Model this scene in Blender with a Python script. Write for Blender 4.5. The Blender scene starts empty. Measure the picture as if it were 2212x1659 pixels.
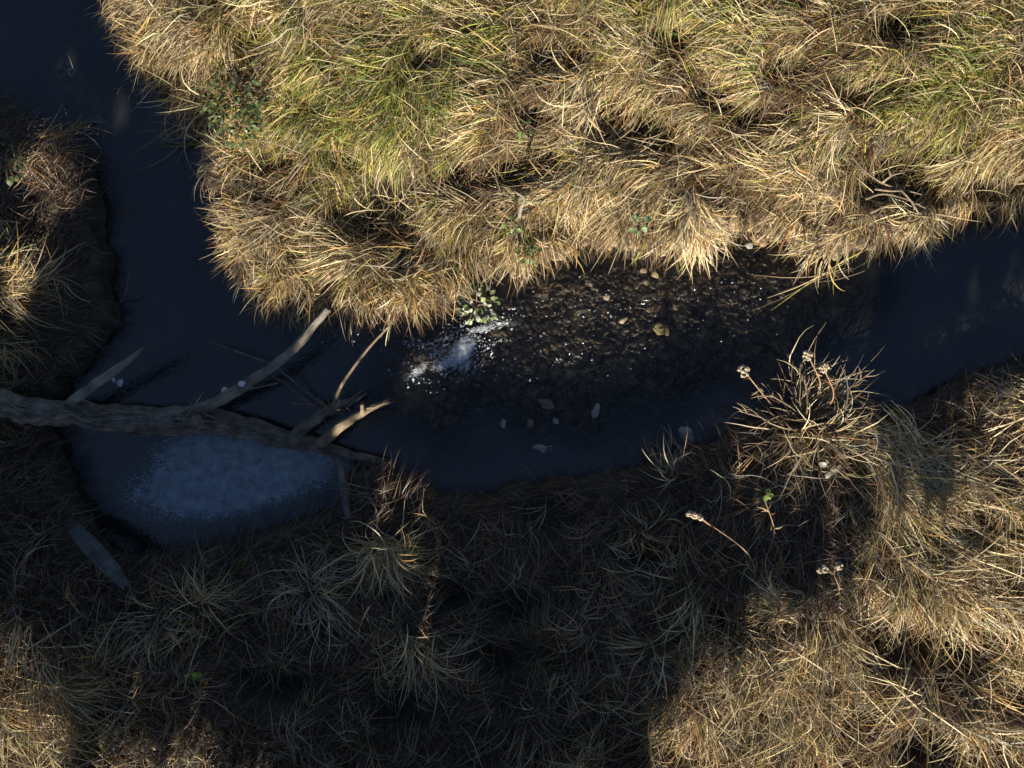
import bpy, bmesh, math
import numpy as np
from mathutils import Vector

rng = np.random.default_rng(11)
R = math.radians
scn = bpy.context.scene

# ---------------------------------------------------------------- camera
CAM_H, HALF_W = 6.2, 4.0            # camera height over the water, half width of view at water level
PXW, PXH = 2212.0, 1659.0           # the photograph's grid used below to read positions
cam_d = bpy.data.cameras.new('camera')
cam = bpy.data.objects.new('camera', cam_d)
scn.collection.objects.link(cam)
cam.location = (0, 0, CAM_H)
cam.rotation_euler = (0, 0, 0)
cam_d.sensor_width = 36.0
cam_d.lens = 18.0 / (HALF_W / CAM_H)
cam_d.clip_start, cam_d.clip_end = 0.05, 500
scn.camera = cam

# ---------------------------------------------------------------- light
SUN_EL, SUN_AZ = R(24), R(-97)      # azimuth of the sun in the ground plane (image bottom, a little left)
sun_dir = np.array([math.cos(SUN_AZ) * math.cos(SUN_EL), math.sin(SUN_AZ) * math.cos(SUN_EL), math.sin(SUN_EL)])
world = bpy.data.worlds.new('World')
scn.world = world
world.use_nodes = True
wn = world.node_tree.nodes
sky = wn.new('ShaderNodeTexSky')
sky.sky_type = 'NISHITA'
sky.sun_disc = False
sky.sun_elevation = SUN_EL
sky.sun_rotation = math.pi / 2 - SUN_AZ
sky.altitude = 400
sky.dust_density = 0.3
sky.air_density = 0.65
wn['Background'].inputs['Strength'].default_value = 0.05
world.node_tree.links.new(sky.outputs[0], wn['Background'].inputs['Color'])
sun_d = bpy.data.lights.new('sun', 'SUN')
sun_d.energy = 5.0
sun_d.angle = R(0.5)
sun_d.color = (1.0, 0.93, 0.80)
sun = bpy.data.objects.new('sun', sun_d)
scn.collection.objects.link(sun)
sun.location = (0, -8, 6)
sun.rotation_euler = Vector(sun_dir).to_track_quat('Z', 'Y').to_euler()
scn.view_settings.view_transform = 'Standard'
scn.view_settings.look = 'None'
scn.view_settings.exposure = 1.2
scn.view_settings.gamma = 1.0
scn.cycles.max_bounces = 8
scn.cycles.diffuse_bounces = 3
scn.cycles.transparent_max_bounces = 24
scn.cycles.caustics_reflective = False
scn.cycles.caustics_refractive = False

# ---------------------------------------------------------------- helpers
def P(px, py, z=0.0):
    """ground position under a point of the photograph, at height z"""
    k = HALF_W * (CAM_H - z) / CAM_H / (PXW / 2)
    return np.array([(px - PXW / 2) * k, (PXH / 2 - py) * k, z])

M = 8.0 / PXW                        # metres per photograph unit

def to_px(x, y, z=0.0):
    k = HALF_W * (CAM_H - z) / CAM_H / (PXW / 2)
    return x / k + PXW / 2, PXH / 2 - y / k

_T = [np.random.default_rng(100 + i).random((256, 256)) for i in range(8)]
def vnoise(x, y, s, t=0):
    """smooth value noise in 0..1, feature size s"""
    T = _T[t]
    u, v = np.asarray(x) / s + 57.3, np.asarray(y) / s + 31.7
    i, j = np.floor(u).astype(int), np.floor(v).astype(int)
    f, g = u - i, v - j
    f, g = f * f * (3 - 2 * f), g * g * (3 - 2 * g)
    i0, j0, i1, j1 = i % 256, j % 256, (i + 1) % 256, (j + 1) % 256
    return (T[i0, j0] * (1 - f) + T[i1, j0] * f) * (1 - g) + (T[i0, j1] * (1 - f) + T[i1, j1] * f) * g

def fbm(x, y, s, t=0, o=3):
    a, r, n = 1.0, 0, 0
    for k in range(o):
        r = r + a * vnoise(x, y, s / 2 ** k, (t + k) % 8); n += a; a *= .5
    return r / n

def sstep(a, b, x):
    t = np.clip((x - a) / (b - a), 0, 1)
    return t * t * (3 - 2 * t)

def inside(poly, x, y):
    r = np.zeros(np.shape(x), bool)
    n = len(poly)
    for i in range(n):
        (x0, y0), (x1, y1) = poly[i][:2], poly[(i + 1) % n][:2]
        if y0 == y1: continue
        c = ((y0 > y) != (y1 > y)) & (x < (x1 - x0) * (y - y0) / (y1 - y0) + x0)
        r ^= c
    return r

def sdist(poly, x, y):
    d = np.full(np.shape(x), 1e9)
    n = len(poly)
    for i in range(n):
        (x0, y0), (x1, y1) = poly[i][:2], poly[(i + 1) % n][:2]
        ex, ey = x1 - x0, y1 - y0
        t = np.clip(((x - x0) * ex + (y - y0) * ey) / (ex * ex + ey * ey + 1e-12), 0, 1)
        d = np.minimum(d, (x - x0 - t * ex) ** 2 + (y - y0 - t * ey) ** 2)
    return np.where(inside(poly, x, y), 1, -1) * np.sqrt(d)

def mesh_obj(name, V, F, mat, loc=None, parent=None, col=None, smooth=True, attrs=None):
    """V (n,3) world coordinates, F (m,3|4) faces -> ONE linked mesh object with its origin at loc"""
    V = np.asarray(V, np.float32).reshape(-1, 3); F = np.asarray(F, np.int32)
    loc = np.zeros(3) if loc is None else np.asarray(loc, float)
    me = bpy.data.meshes.new(name)
    k = F.shape[1]
    me.vertices.add(len(V)); me.vertices.foreach_set('co', (V - loc).astype(np.float32).ravel())
    me.loops.add(F.size); me.loops.foreach_set('vertex_index', F.ravel())
    me.polygons.add(len(F))
    me.polygons.foreach_set('loop_start', np.arange(0, F.size, k, dtype=np.int32))
    if smooth: me.polygons.foreach_set('use_smooth', np.ones(len(F), bool))
    if col is not None:
        a = me.attributes.new('tint', 'FLOAT_COLOR', 'POINT')
        c = np.ones((len(V), 4), np.float32); c[:, :3] = col
        a.data.foreach_set('color', c.ravel())
    for n_, v_ in (attrs or {}).items():
        a = me.attributes.new(n_, 'FLOAT', 'POINT'); a.data.foreach_set('value', np.asarray(v_, np.float32).ravel())
    me.update(calc_edges=True)
    me.materials.append(mat)
    o = bpy.data.objects.new(name, me)
    scn.collection.objects.link(o)
    if parent is not None:
        o.parent = parent
        o.location = Vector(loc) - (parent.location if parent.parent is None else parent.matrix_basis.translation + parent.parent.location)
    else:
        o.location = loc
    return o

def empty(name, loc):
    o = bpy.data.objects.new(name, None)
    o.empty_display_size = .1
    scn.collection.objects.link(o); o.location = loc
    return o

def tag(o, label, cat, group=None, kind=None):
    if label: o['label'] = label
    if cat: o['category'] = cat
    if group: o['group'] = group
    if kind: o['kind'] = kind
    return o

# ---------------------------------------------------------------- materials
def new_mat(name):
    m = bpy.data.materials.new(name); m.use_nodes = True
    nt = m.node_tree
    return m, nt, nt.nodes['Principled BSDF'], nt.nodes['Material Output']

def nnode(nt, kind, **kw):
    n = nt.nodes.new(kind)
    for k, v in kw.items():
        if k in n.inputs: n.inputs[k].default_value = v
        else: setattr(n, k, v)
    return n

def ramp(nt, stops):
    n = nt.nodes.new('ShaderNodeValToRGB'); e = n.color_ramp.elements
    while len(e) < len(stops): e.new(.5)
    for el, (p, c) in zip(e, stops):
        el.position = p; el.color = (c[0], c[1], c[2], 1) if not np.isscalar(c) else (c, c, c, 1)
    return n

def mat_blade(name, transl=.28, rough=.5, spec=.35):
    m, nt, b, out = new_mat(name)
    at = nnode(nt, 'ShaderNodeAttribute', attribute_name='tint')
    nt.links.new(at.outputs['Color'], b.inputs['Base Color'])
    b.inputs['Roughness'].default_value = rough
    b.inputs['Specular IOR Level'].default_value = spec
    tr = nt.nodes.new('ShaderNodeBsdfTranslucent')
    nt.links.new(at.outputs['Color'], tr.inputs['Color'])
    mx = nt.nodes.new('ShaderNodeMixShader'); mx.inputs[0].default_value = transl
    nt.links.new(b.outputs[0], mx.inputs[1]); nt.links.new(tr.outputs[0], mx.inputs[2])
    nt.links.new(mx.outputs[0], out.inputs['Surface'])
    return m

def mat_noise(name, stops, scale=20, stretch=(1, 1, 1), rough=.85, bump=.4, dist=.01, spec=.3, detail=8, coord='Object'):
    m, nt, b, out = new_mat(name)
    tc = nt.nodes.new('ShaderNodeTexCoord')
    mp = nnode(nt, 'ShaderNodeMapping'); mp.inputs['Scale'].default_value = stretch
    nt.links.new(tc.outputs[coord], mp.inputs[0])
    nz = nnode(nt, 'ShaderNodeTexNoise', Scale=scale, Detail=detail, Roughness=.65)
    nt.links.new(mp.outputs[0], nz.inputs['Vector'])
    rp = ramp(nt, stops)
    nt.links.new(nz.outputs[0], rp.inputs[0]); nt.links.new(rp.outputs[0], b.inputs['Base Color'])
    bp = nnode(nt, 'ShaderNodeBump', Strength=bump, Distance=dist)
    nt.links.new(nz.outputs[0], bp.inputs['Height']); nt.links.new(bp.outputs[0], b.inputs['Normal'])
    b.inputs['Roughness'].default_value = rough
    b.inputs['Specular IOR Level'].default_value = spec
    return m

M_blade = mat_blade('grass_blade')
M_leaf = mat_blade('leaf', .25, .4, .4)
M_soil = mat_noise('soil', [(.3, (.030, .025, .017)), (.55, (.065, .053, .035)), (.75, (.12, .095, .062))], 9, bump=.8, dist=.03)
M_stone = mat_noise('river_stone', [(.3, (.10, .075, .05)), (.6, (.2, .15, .1)), (.8, (.3, .25, .18))], 14, bump=.6, dist=.01, rough=.55)
M_pale_stone = mat_noise('pale_stone', [(.3, (.18, .18, .17)), (.7, (.36, .35, .32))], 16, bump=.5, dist=.008, rough=.7)
M_yellow_stone = mat_noise('yellow_stone', [(.25, (.10, .075, .03)), (.5, (.20, .16, .07)), (.8, (.30, .25, .12))], 12, bump=.9, dist=.012, rough=.7)
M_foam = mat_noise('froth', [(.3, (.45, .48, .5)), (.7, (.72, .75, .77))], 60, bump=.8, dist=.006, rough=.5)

def mat_bark(name, dark, mid, light):
    """ridged weathered bark: the u attribute runs along the wood, v around it"""
    m, nt, b, out = new_mat(name)
    au = nnode(nt, 'ShaderNodeAttribute', attribute_name='along')
    av = nnode(nt, 'ShaderNodeAttribute', attribute_name='round_s')
    ac = nnode(nt, 'ShaderNodeAttribute', attribute_name='round_c')
    cb = nt.nodes.new('ShaderNodeCombineXYZ')
    nt.links.new(au.outputs['Fac'], cb.inputs[0]); nt.links.new(av.outputs['Fac'], cb.inputs[1]); nt.links.new(ac.outputs['Fac'], cb.inputs[2])
    mp = nnode(nt, 'ShaderNodeMapping'); mp.inputs['Scale'].default_value = (16, 95, 95)
    nt.links.new(cb.outputs[0], mp.inputs[0])
    nz = nnode(nt, 'ShaderNodeTexNoise', Scale=1.0, Detail=9, Roughness=.78, Distortion=.8)
    nt.links.new(mp.outputs[0], nz.inputs['Vector'])
    n2 = nnode(nt, 'ShaderNodeTexNoise', Scale=9, Detail=5)
    nt.links.new(cb.outputs[0], n2.inputs['Vector'])
    r1 = ramp(nt, [(.3, dark), (.52, mid), (.72, light)])
    nt.links.new(nz.outputs[0], r1.inputs[0])
    r2 = ramp(nt, [(.35, .6), (.65, 1.25)])
    nt.links.new(n2.outputs[0], r2.inputs[0])
    mm = nnode(nt, 'ShaderNodeMix', data_type='RGBA', blend_type='MULTIPLY'); mm.inputs[0].default_value = 1
    nt.links.new(r1.outputs[0], mm.inputs[6]); nt.links.new(r2.outputs[0], mm.inputs[7])
    nt.links.new(mm.outputs[2], b.inputs['Base Color'])
    bp = nnode(nt, 'ShaderNodeBump', Strength=1.0, Distance=.03)
    nt.links.new(nz.outputs[0], bp.inputs['Height']); nt.links.new(bp.outputs[0], b.inputs['Normal'])
    b.inputs['Roughness'].default_value = .85
    b.inputs['Specular IOR Level'].default_value = .25
    return m

M_bark = mat_bark('old_bark', (.06, .047, .038), (.34, .28, .225), (.64, .56, .47))
M_grey_wood = mat_bark('grey_bare_wood', (.16, .135, .11), (.36, .31, .25), (.54, .47, .39))
M_pale_wood = mat_bark('pale_broken_wood', (.16, .11, .07), (.36, .27, .175), (.52, .42, .29))
M_plank = mat_bark('weathered_plank', (.09, .09, .09), (.18, .18, .18), (.27, .27, .27))

# ---------------------------------------------------------------- ground
ZB = .26                             # height at which the outlines of the banks are read
UPPER_PX = [(150, -1500), (205, -100), (232, 0), (250, 60), (285, 125), (345, 185), (395, 240), (450, 292), (452, 345), (462, 430),
            (482, 510), (502, 575), (545, 645), (610, 676), (690, 664), (770, 676), (860, 680), (950, 655), (985, 620), (1012, 585), (1062, 562),
            (1118, 590), (1175, 555), (1300, 515), (1360, 530), (1450, 535), (1535, 505), (1600, 488), (1680, 505), (1780, 528),
            (1880, 532), (1990, 512), (2050, 480), (2140, 462), (2230, 455), (2400, 430), (4200, 250), (4200, -1500)]
LOWER_PX = [(-2500, -300), (-150, 120), (0, 195), (60, 225), (115, 270), (180, 335), (195, 400), (210, 500), (222, 580), (236, 650), (246, 700),
            (212, 740), (172, 770), (150, 820), (118, 870), (92, 920), (120, 1000), (150, 1080), (190, 1160), (235, 1200), (330, 1198),
            (480, 1160), (560, 1135), (690, 1095), (722, 1010), (800, 1000), (890, 1028), (955, 1062), (1050, 1056), (1105, 1035), (1300, 1005),
            (1440, 992), (1500, 968), (1560, 935), (1620, 905), (1720, 888), (1890, 878), (2000, 845), (2100, 800), (2230, 762),
            (2500, 690), (4300, 400), (4300, 3800), (-2500, 3800)]
RIFFLE_PX = [(1060, 640), (1180, 560), (1400, 530), (1600, 500), (1760, 530), (1890, 560), (1840, 670), (1740, 760), (1450, 840), (1250, 880),
             (1010, 900), (850, 860), (870, 760), (960, 690)]
upper = [tuple(P(x, y, ZB)[:2]) for x, y in UPPER_PX]
lower = [tuple(P(x, y, ZB)[:2]) for x, y in LOWER_PX]
riffle = [tuple(P(x, y, 0)[:2]) for x, y in RIFFLE_PX]

G = .02
gx = np.arange(-6.4, 6.4, G); gy = np.arange(-6.2, 5.2, G)
XX, YY = np.meshgrid(gx, gy, indexing='ij')
wob = (fbm(XX, YY, .35, 2) - .5) * .10 + (fbm(XX, YY, .11, 6) - .5) * .11
D_up = sdist(upper, XX, YY) + wob - .05
D_lo = sdist(lower, XX, YY) + wob - .07
D_rf = sdist(riffle, XX, YY) + (fbm(XX, YY, .45, 5) - .5) * .55
D = np.maximum(D_up, D_lo)

PITS = [(1320, 255, .16), (1405, 268, .17), (1170, 250, .09), (845, 385, .17), (820, 440, .2), (880, 470, .12), (1180, 335, .13), (1110, 360, .12),
        (1000, 380, .12), (1965, 345, .17), (1935, 380, .13), (2020, 400, .12), (780, 60, .08), (1880, 200, .12), (1950, 60, .1), (430, 320, .1),
        (760, 330, .1), (1215, 120, .1), (1245, 470, .1), (1560, 205, .1), (2170, 375, .12), (1640, 250, .09), (930, 130, .08), (1470, 75, .1),
        (565, 70, .08), (600, 330, .09), (1700, 150, .09), (2050, 320, .08),
        (1960, 1390, .2), (2080, 1390, .18), (1890, 1330, .14), (1990, 1150, .14), (2100, 1130, .11), (1620, 1350, .12), (1560, 1330, .09), (2190, 1500, .12), (1850, 1560, .11), (1480, 1600, .1), (2000, 1610, .12), (1760, 1440, .08), (2150, 1250, .09),
        (545, 1475, .14), (1110, 1310, .15), (690, 1360, .1), (1060, 1430, .14), (860, 1530, .15), (1390, 1200, .1), (620, 1500, .12), (1180, 1120, .12), (970, 1300, .1)]
def pit_field(x, y):
    r = 0
    for px, py, s in PITS:
        c = P(px, py, .35)
        r = np.maximum(r, np.exp(-((x - c[0]) ** 2 / (1.5 * s) ** 2 + (y - c[1]) ** 2 / s ** 2)))
    return r
PIT = pit_field(XX, YY)
# banks: steep cut, then a lumpy top; bed: deep with a shoal under the riffle
mound = fbm(XX * .8, YY * 1.25, .40, 3, 3)
up_top = .22 + .16 * sstep(0, 1.2, D_up) + (.17 * (mound - .5)) * sstep(0, .4, D_up) - .30 * PIT
lo_top = .20 + .12 * sstep(0, 1.0, D_lo) + (.20 * (mound - .5)) * sstep(0, .4, D_lo) - .24 * PIT
top = np.maximum(np.where(D_up > D_lo, up_top, lo_top), .09)
bed = -.34 + .285 * sstep(-.55, .15, D_rf) + .02 * (fbm(XX, YY, .25, 1) - .5)
HT = bed + (top - bed) * sstep(-.10, .05, D)
GRADX, GRADY = np.gradient(D, G)

def samp(A, x, y):
    u = np.clip((np.asarray(x) - gx[0]) / G, 0, len(gx) - 1.001); v = np.clip((np.asarray(y) - gy[0]) / G, 0, len(gy) - 1.001)
    i, j = u.astype(int), v.astype(int); f, g = u - i, v - j
    return (A[i, j] * (1 - f) + A[i + 1, j] * f) * (1 - g) + (A[i, j + 1] * (1 - f) + A[i + 1, j + 1] * f) * g

def Hf(x, y): return samp(HT, x, y)

def axis(lo, hi, step, far):
    a = np.arange(lo, hi + 1e-6, step)
    out, s, x = [], step, hi
    while x < far:
        s *= 1.35; x += s; out.append(x)
    neg, s, x = [], step, lo
    while x > -far:
        s *= 1.35; x -= s; neg.append(x)
    return np.array(neg[::-1] + list(a) + out)

def sheet(ax, ay):
    X, Y = np.meshgrid(ax, ay, indexing='ij')
    n, m = X.shape
    idx = np.arange(n * m).reshape(n, m)
    F = np.stack([idx[:-1, :-1], idx[1:, :-1], idx[1:, 1:], idx[:-1, 1:]], -1).reshape(-1, 4)
    return X, Y, F

X, Y, F = sheet(axis(-6.2, 6.2, .028, 60), axis(-6.0, 5.0, .028, 60))
Z = Hf(X, Y) + .02 * (fbm(X, Y, .09, 4) - .5)
g = mesh_obj('ground', np.stack([X, Y, Z], -1), F, M_soil); tag(g, 'dark soil of the two banks and the stream bed between them', None, kind='structure')

# ---------------------------------------------------------------- water
def mat_water():
    m, nt, b, out = new_mat('stream_water')
    tc = nt.nodes.new('ShaderNodeTexCoord')
    rf = nnode(nt, 'ShaderNodeAttribute', attribute_name='rough_water')
    n1 = nnode(nt, 'ShaderNodeTexNoise', Scale=26, Detail=3, Roughness=.55, Distortion=.4)
    nt.links.new(tc.outputs['Object'], n1.inputs['Vector'])
    n2 = nnode(nt, 'ShaderNodeTexNoise', Scale=55, Detail=4)
    nt.links.new(tc.outputs['Object'], n2.inputs['Vector'])
    ml = nnode(nt, 'ShaderNodeMath', operation='MULTIPLY_ADD'); ml.inputs[1].default_value = .06; ml.inputs[2].default_value = .003
    nt.links.new(rf.outputs['Fac'], ml.inputs[0])
    b1 = nnode(nt, 'ShaderNodeBump', Strength=1.0)
    nt.links.new(ml.outputs[0], b1.inputs['Distance']); nt.links.new(n1.outputs[0], b1.inputs['Height'])
    b2 = nnode(nt, 'ShaderNodeBump', Strength=.35, Distance=.003)
    nt.links.new(n2.outputs[0], b2.inputs['Height']); nt.links.new(b1.outputs[0], b2.inputs['Normal'])
    gl = nnode(nt, 'ShaderNodeBsdfGlossy'); gl.inputs['Roughness'].default_value = .07
    nt.links.new(b2.outputs[0], gl.inputs['Normal'])
    tr = nnode(nt, 'ShaderNodeBsdfTransparent'); tr.inputs[0].default_value = (.86, .87, .85, 1)
    df = nnode(nt, 'ShaderNodeBsdfDiffuse'); df.inputs[0].default_value = (.014, .014, .014, 1)
    nz = nnode(nt, 'ShaderNodeTexNoise', Scale=1.6, Detail=4)
    nt.links.new(tc.outputs['Object'], nz.inputs['Vector'])
    tu = nnode(nt, 'ShaderNodeAttribute', attribute_name='murk')
    mx = nt.nodes.new('ShaderNodeMixShader')
    rz = ramp(nt, [(.35, (.012, .012, .012)), (.7, (.030, .028, .026))]); nt.links.new(nz.outputs[0], rz.inputs[0]); nt.links.new(rz.outputs[0], df.inputs[0])
    nt.links.new(tu.outputs['Fac'], mx.inputs[0]); nt.links.new(tr.outputs[0], mx.inputs[1]); nt.links.new(df.outputs[0], mx.inputs[2])
    fr = nnode(nt, 'ShaderNodeFresnel'); ir = nnode(nt, 'ShaderNodeMapRange'); ir.inputs['From Min'].default_value = .1; ir.inputs['From Max'].default_value = .8; ir.inputs['To Min'].default_value = 1.45; ir.inputs['To Max'].default_value = 2.05
    nt.links.new(tu.outputs['Fac'], ir.inputs['Value']); nt.links.new(ir.outputs[0], fr.inputs['IOR'])
    nt.links.new(b2.outputs[0], fr.inputs['Normal'])
    m2 = nt.nodes.new('ShaderNodeMixShader')
    nt.links.new(fr.outputs[0], m2.inputs[0]); nt.links.new(mx.outputs[0], m2.inputs[1]); nt.links.new(gl.outputs[0], m2.inputs[2])
    nt.links.new(m2.outputs[0], out.inputs['Surface'])
    return m

X, Y, F = sheet(axis(-4.6, 4.6, .0125, 60), axis(-1.9, 3.6, .0125, 60))
px_, py_ = to_px(X, Y)
rough_w = sstep(-.5, .2, samp(D_rf, X, Y))
spots = 0
for cx, cy, s, a in [(985, 765, 75, 1.2), (1050, 700, 90, .8), (1230, 660, 110, .7), (1420, 640, 120, .6), (900, 790, 60, .7), (1190, 780, 110, .5), (1600, 640, 110, .45), (1350, 740, 90, .4), (780, 715, 70, .3)]:
    spots = np.maximum(spots, a * np.exp(-((px_ - cx) ** 2 + (1.5 * (py_ - cy)) ** 2) / s ** 2))
calm = np.clip(.14 * rough_w + .8 * spots, 0, 1.2)
wav = (fbm(X + .3 * Y, Y, .10, 1, 3) - .5) * .030 + (fbm(X, Y, .035, 4, 2) - .5) * .022
hump = .035 * np.exp(-((px_ - 985) ** 2 + (py_ - 765) ** 2) / 50 ** 2)
Z = wav * calm + hump
murk = np.clip(.85 - .80 * rough_w, .05, 1)
wo = mesh_obj('water', np.stack([X, Y, Z], -1), F, mat_water(), attrs={'rough_water': calm, 'murk': murk})
tag(wo, 'dark navy stream with a glittering riffle', None, kind='structure')

# ---------------------------------------------------------------- grass
def blades(root, yaw, pitch, L, W, col, nseg=5, grav=.28, curl=0, lift=.0, roll=None, jitter=.0, taper=.9):
    """bent ribbons that lie down on whatever ground they reach; returns V, F, C"""
    N = len(root)
    b = lambda a: np.broadcast_to(np.asarray(a, float), (N,)).copy()
    yaw, pitch, L, W, grav, curl, lift = map(b, (yaw, pitch, L, W, grav, curl, lift))
    roll = rng.normal(0, .5, N) if roll is None else b(roll)
    p = np.array(root, float)
    V = np.empty((N, nseg + 1, 2, 3), np.float32)
    step = L / nseg
    prof = 1 - taper * np.linspace(0, 1, nseg + 1) ** 2.2
    prof[0] = .75
    for k in range(nseg + 1):
        s = np.stack([-np.sin(yaw) * np.cos(roll), np.cos(yaw) * np.cos(roll), np.sin(roll)], -1)
        w = (W * prof[k] * .5)[:, None]
        V[:, k, 0] = p - s * w; V[:, k, 1] = p + s * w
        if k == nseg: break
        d = np.stack([np.cos(yaw) * np.cos(pitch), np.sin(yaw) * np.cos(pitch), np.sin(pitch)], -1)
        q = p + d * step[:, None]
        h = np.maximum(Hf(q[:, 0], q[:, 1]), -.004) + lift + .006
        low = q[:, 2] < h
        q[:, 2] = np.where(low, np.minimum(h, p[:, 2] + step * .9), q[:, 2])
        pitch = np.where(low, np.maximum(pitch, -.15), pitch)
        p = q
        pitch = np.maximum(pitch - grav, -1.35)
        yaw = yaw + curl + (rng.normal(0, jitter, N) if jitter else 0)
    V = V.reshape(-1, 3)
    base = (np.arange(N) * (nseg + 1) * 2)[:, None] + (np.arange(nseg) * 2)[None]
    base = base.reshape(-1)
    F = np.stack([base, base + 1, base + 3, base + 2], -1)
    C = np.repeat(col, (nseg + 1) * 2, axis=0)
    return V, F, C

class Acc:
    def __init__(s): s.V, s.F, s.C, s.n = [], [], [], 0
    def add(s, VFC):
        V, F, C = VFC
        s.V.append(V); s.F.append(np.asarray(F) + s.n); s.C.append(C); s.n += len(V)
    def build(s, name, mat=None, loc=None, parent=None):
        return mesh_obj(name, np.concatenate(s.V), np.concatenate(s.F), mat or M_blade, loc, parent, np.concatenate(s.C))

STRAW = np.array([.50, .385, .20]); PALE = np.array([.60, .49, .29]); TAN = np.array([.36, .28, .165]); GOLD = np.array([.46, .29, .095])
BROWN = np.array([.19, .115, .06]); GREY = np.array([.34, .30, .24]); GREEN = np.array([.155, .19, .042]); LIME = np.array([.37, .33, .07]); RUST = np.array([.25, .13, .055])
PAL = np.array([STRAW, PALE, TAN, GOLD, BROWN, GREY, GREEN, LIME, RUST])

def pick(N, w, var=.16):
    w = np.asarray(w, float)
    if w.ndim == 1: i = rng.choice(len(PAL), N, p=w / w.sum())
    else:
        c = np.cumsum(w / w.sum(1, keepdims=True), 1); i = (rng.random((N, 1)) > c).sum(1).clip(0, len(PAL) - 1)
    return np.clip(PAL[i] * rng.lognormal(0, var, (N, 1)) * (1 + rng.normal(0, .05, (N, 3))), .01, .8)

FLOW = [(300, 100, 200), (350, 250, 215), (450, 420, 200), (520, 600, 215), (650, 660, 262), (850, 660, 285), (950, 640, 300),
        (620, 250, 258), (560, 160, 265), (700, 120, 205), (850, 250, 240), (800, 420, 205), (700, 480, 235), (650, 560, 240), (900, 500, 220), (1000, 520, 225),
        (1100, 60, 195), (1080, 180, 200), (1150, 300, 200), (1250, 220, 210), (1350, 330, 215), (1300, 380, 218), (1120, 480, 228), (1180, 560, 275), (1450, 530, 255), (1420, 420, 230),
        (1550, 100, 200), (1500, 250, 195), (1600, 350, 215), (1650, 200, 190), (1750, 300, 215), (1700, 430, 205), (1850, 330, 210), (1900, 150, 200), (1800, 500, 210), (1950, 490, 235),
        (2050, 430, 215), (2150, 300, 200), (2150, 60, 190), (2180, 440, 215), (2100, 200, 210),
        (50, 300, 10), (100, 450, 20), (150, 340, 30), (100, 600, 25), (50, 700, 0), (220, 650, -10),
        (50, 1000, 30), (50, 1200, 10), (100, 1450, 310), (300, 1250, 30), (450, 1200, 25), (300, 1450, 60), (600, 1300, 300), (850, 1100, 40), (950, 1200, 0), (800, 1400, 70),
        (1100, 1150, 250), (1200, 1300, 60), (1400, 1200, 240), (1300, 1500, 240), (900, 1550, 60), (500, 1600, 50), (50, 1600, 320),
        (1500, 1050, 160), (1700, 1100, 260), (1950, 950, 315), (2100, 900, 330), (2100, 1050, 322), (2000, 1200, 305), (2150, 1300, 328), (1950, 1350, 250), (1700, 1450, 250),
        (1600, 1550, 270), (1750, 1600, 260), (2100, 1550, 330), (1900, 1500, 190)]
FL = np.array([(*P(a, b, .3)[:2], R(c)) for a, b, c in FLOW])
def flow(x, y):
    w = 1 / (((x[:, None] - FL[None, :, 0]) ** 2 + (y[:, None] - FL[None, :, 1]) ** 2) + .01) ** 1.6
    return np.arctan2((w * np.sin(FL[:, 2])).sum(1), (w * np.cos(FL[:, 2])).sum(1))

def edge_yaw(x, y, yaw, D_, reach=.30, hang=.85):
    """close to the water the blades hang out over the edge"""
    d = samp(D_, x, y)
    out = np.arctan2(-samp(GRADY, x, y), -samp(GRADX, x, y))
    k = np.clip(1 - d / reach, 0, 1) * hang
    return np.arctan2((1 - k) * np.sin(yaw) + k * np.sin(out), (1 - k) * np.cos(yaw) + k * np.cos(out)), k

GREENS = [(830, 235, 150, 1.5), (700, 200, 110, 1.1), (930, 210, 60, .8), (500, 235, 45, .9), (480, 160, 40, .6), (560, 40, 60, .7), (1170, 45, 100, .6), (1080, 90, 60, .4), (1210, 140, 60, .5),
          (2020, 225, 110, 1.2), (2120, 160, 110, 1.0), (1850, 40, 90, .5), (1990, 20, 80, .6), (1730, 290, 40, .7), (1600, 60, 90, .4), (700, 60, 100, .5), (960, 60, 80, .5), (850, 130, 80, .5),
          (900, 510, 45, .6), (840, 590, 50, .5), (970, 520, 45, .6), (1340, 330, 40, .3), (2200, 220, 80, .6), (700, 310, 60, .6), (620, 370, 30, .4), (1130, 510, 40, .4), (1450, 20, 90, .5), (2190, 460, 40, .6), (1000, 470, 30, .3)]
def greenness(x, y):
    px, py = to_px(x, y, .35)
    r = np.zeros(np.shape(x))
    for a, b, s, k in GREENS: r = np.maximum(r, k * np.exp(-((px - a) ** 2 + (py - b) ** 2) / s ** 2))
    r = np.maximum(r, .15 * sstep(480, 50, py) * sstep(450, 600, px))
    return r * (.35 + 1.1 * fbm(x, y, .3, 6))

def scatter(n, D_, lo=.02, hi=9, xr=(-5.0, 5.0), yr=(-4.2, 4.0)):
    x = rng.uniform(*xr, n); y = rng.uniform(*yr, n)
    d = samp(D_, x, y)
    k = (d > lo) & (d < hi)
    return x[k], y[k]

def bare(x, y, soft=False):
    """the worn edge of the left bank above the log, and bald patches of the lower bank"""
    px, py = to_px(x, y, .3)
    worn = (px > 40) & (px < 290) & (py > 440) & (py < 890) & (not soft)
    bald = np.zeros(np.shape(x), bool)
    for a, b, r in [(545, 1475, 60), (1110, 1310, 70), (690, 1360, 50), (1060, 1430, 60), (860, 1530, 70), (1390, 1200, 45), (1340, 1395, 50), (620, 1500, 60), (1180, 1120, 60), (970, 1300, 50)]:
        bald |= (px - a) ** 2 + (1.4 * (py - b)) ** 2 < (r * (.6 + .8 * vnoise(x, y, .1, 2))) ** 2
    return worn | bald

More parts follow.
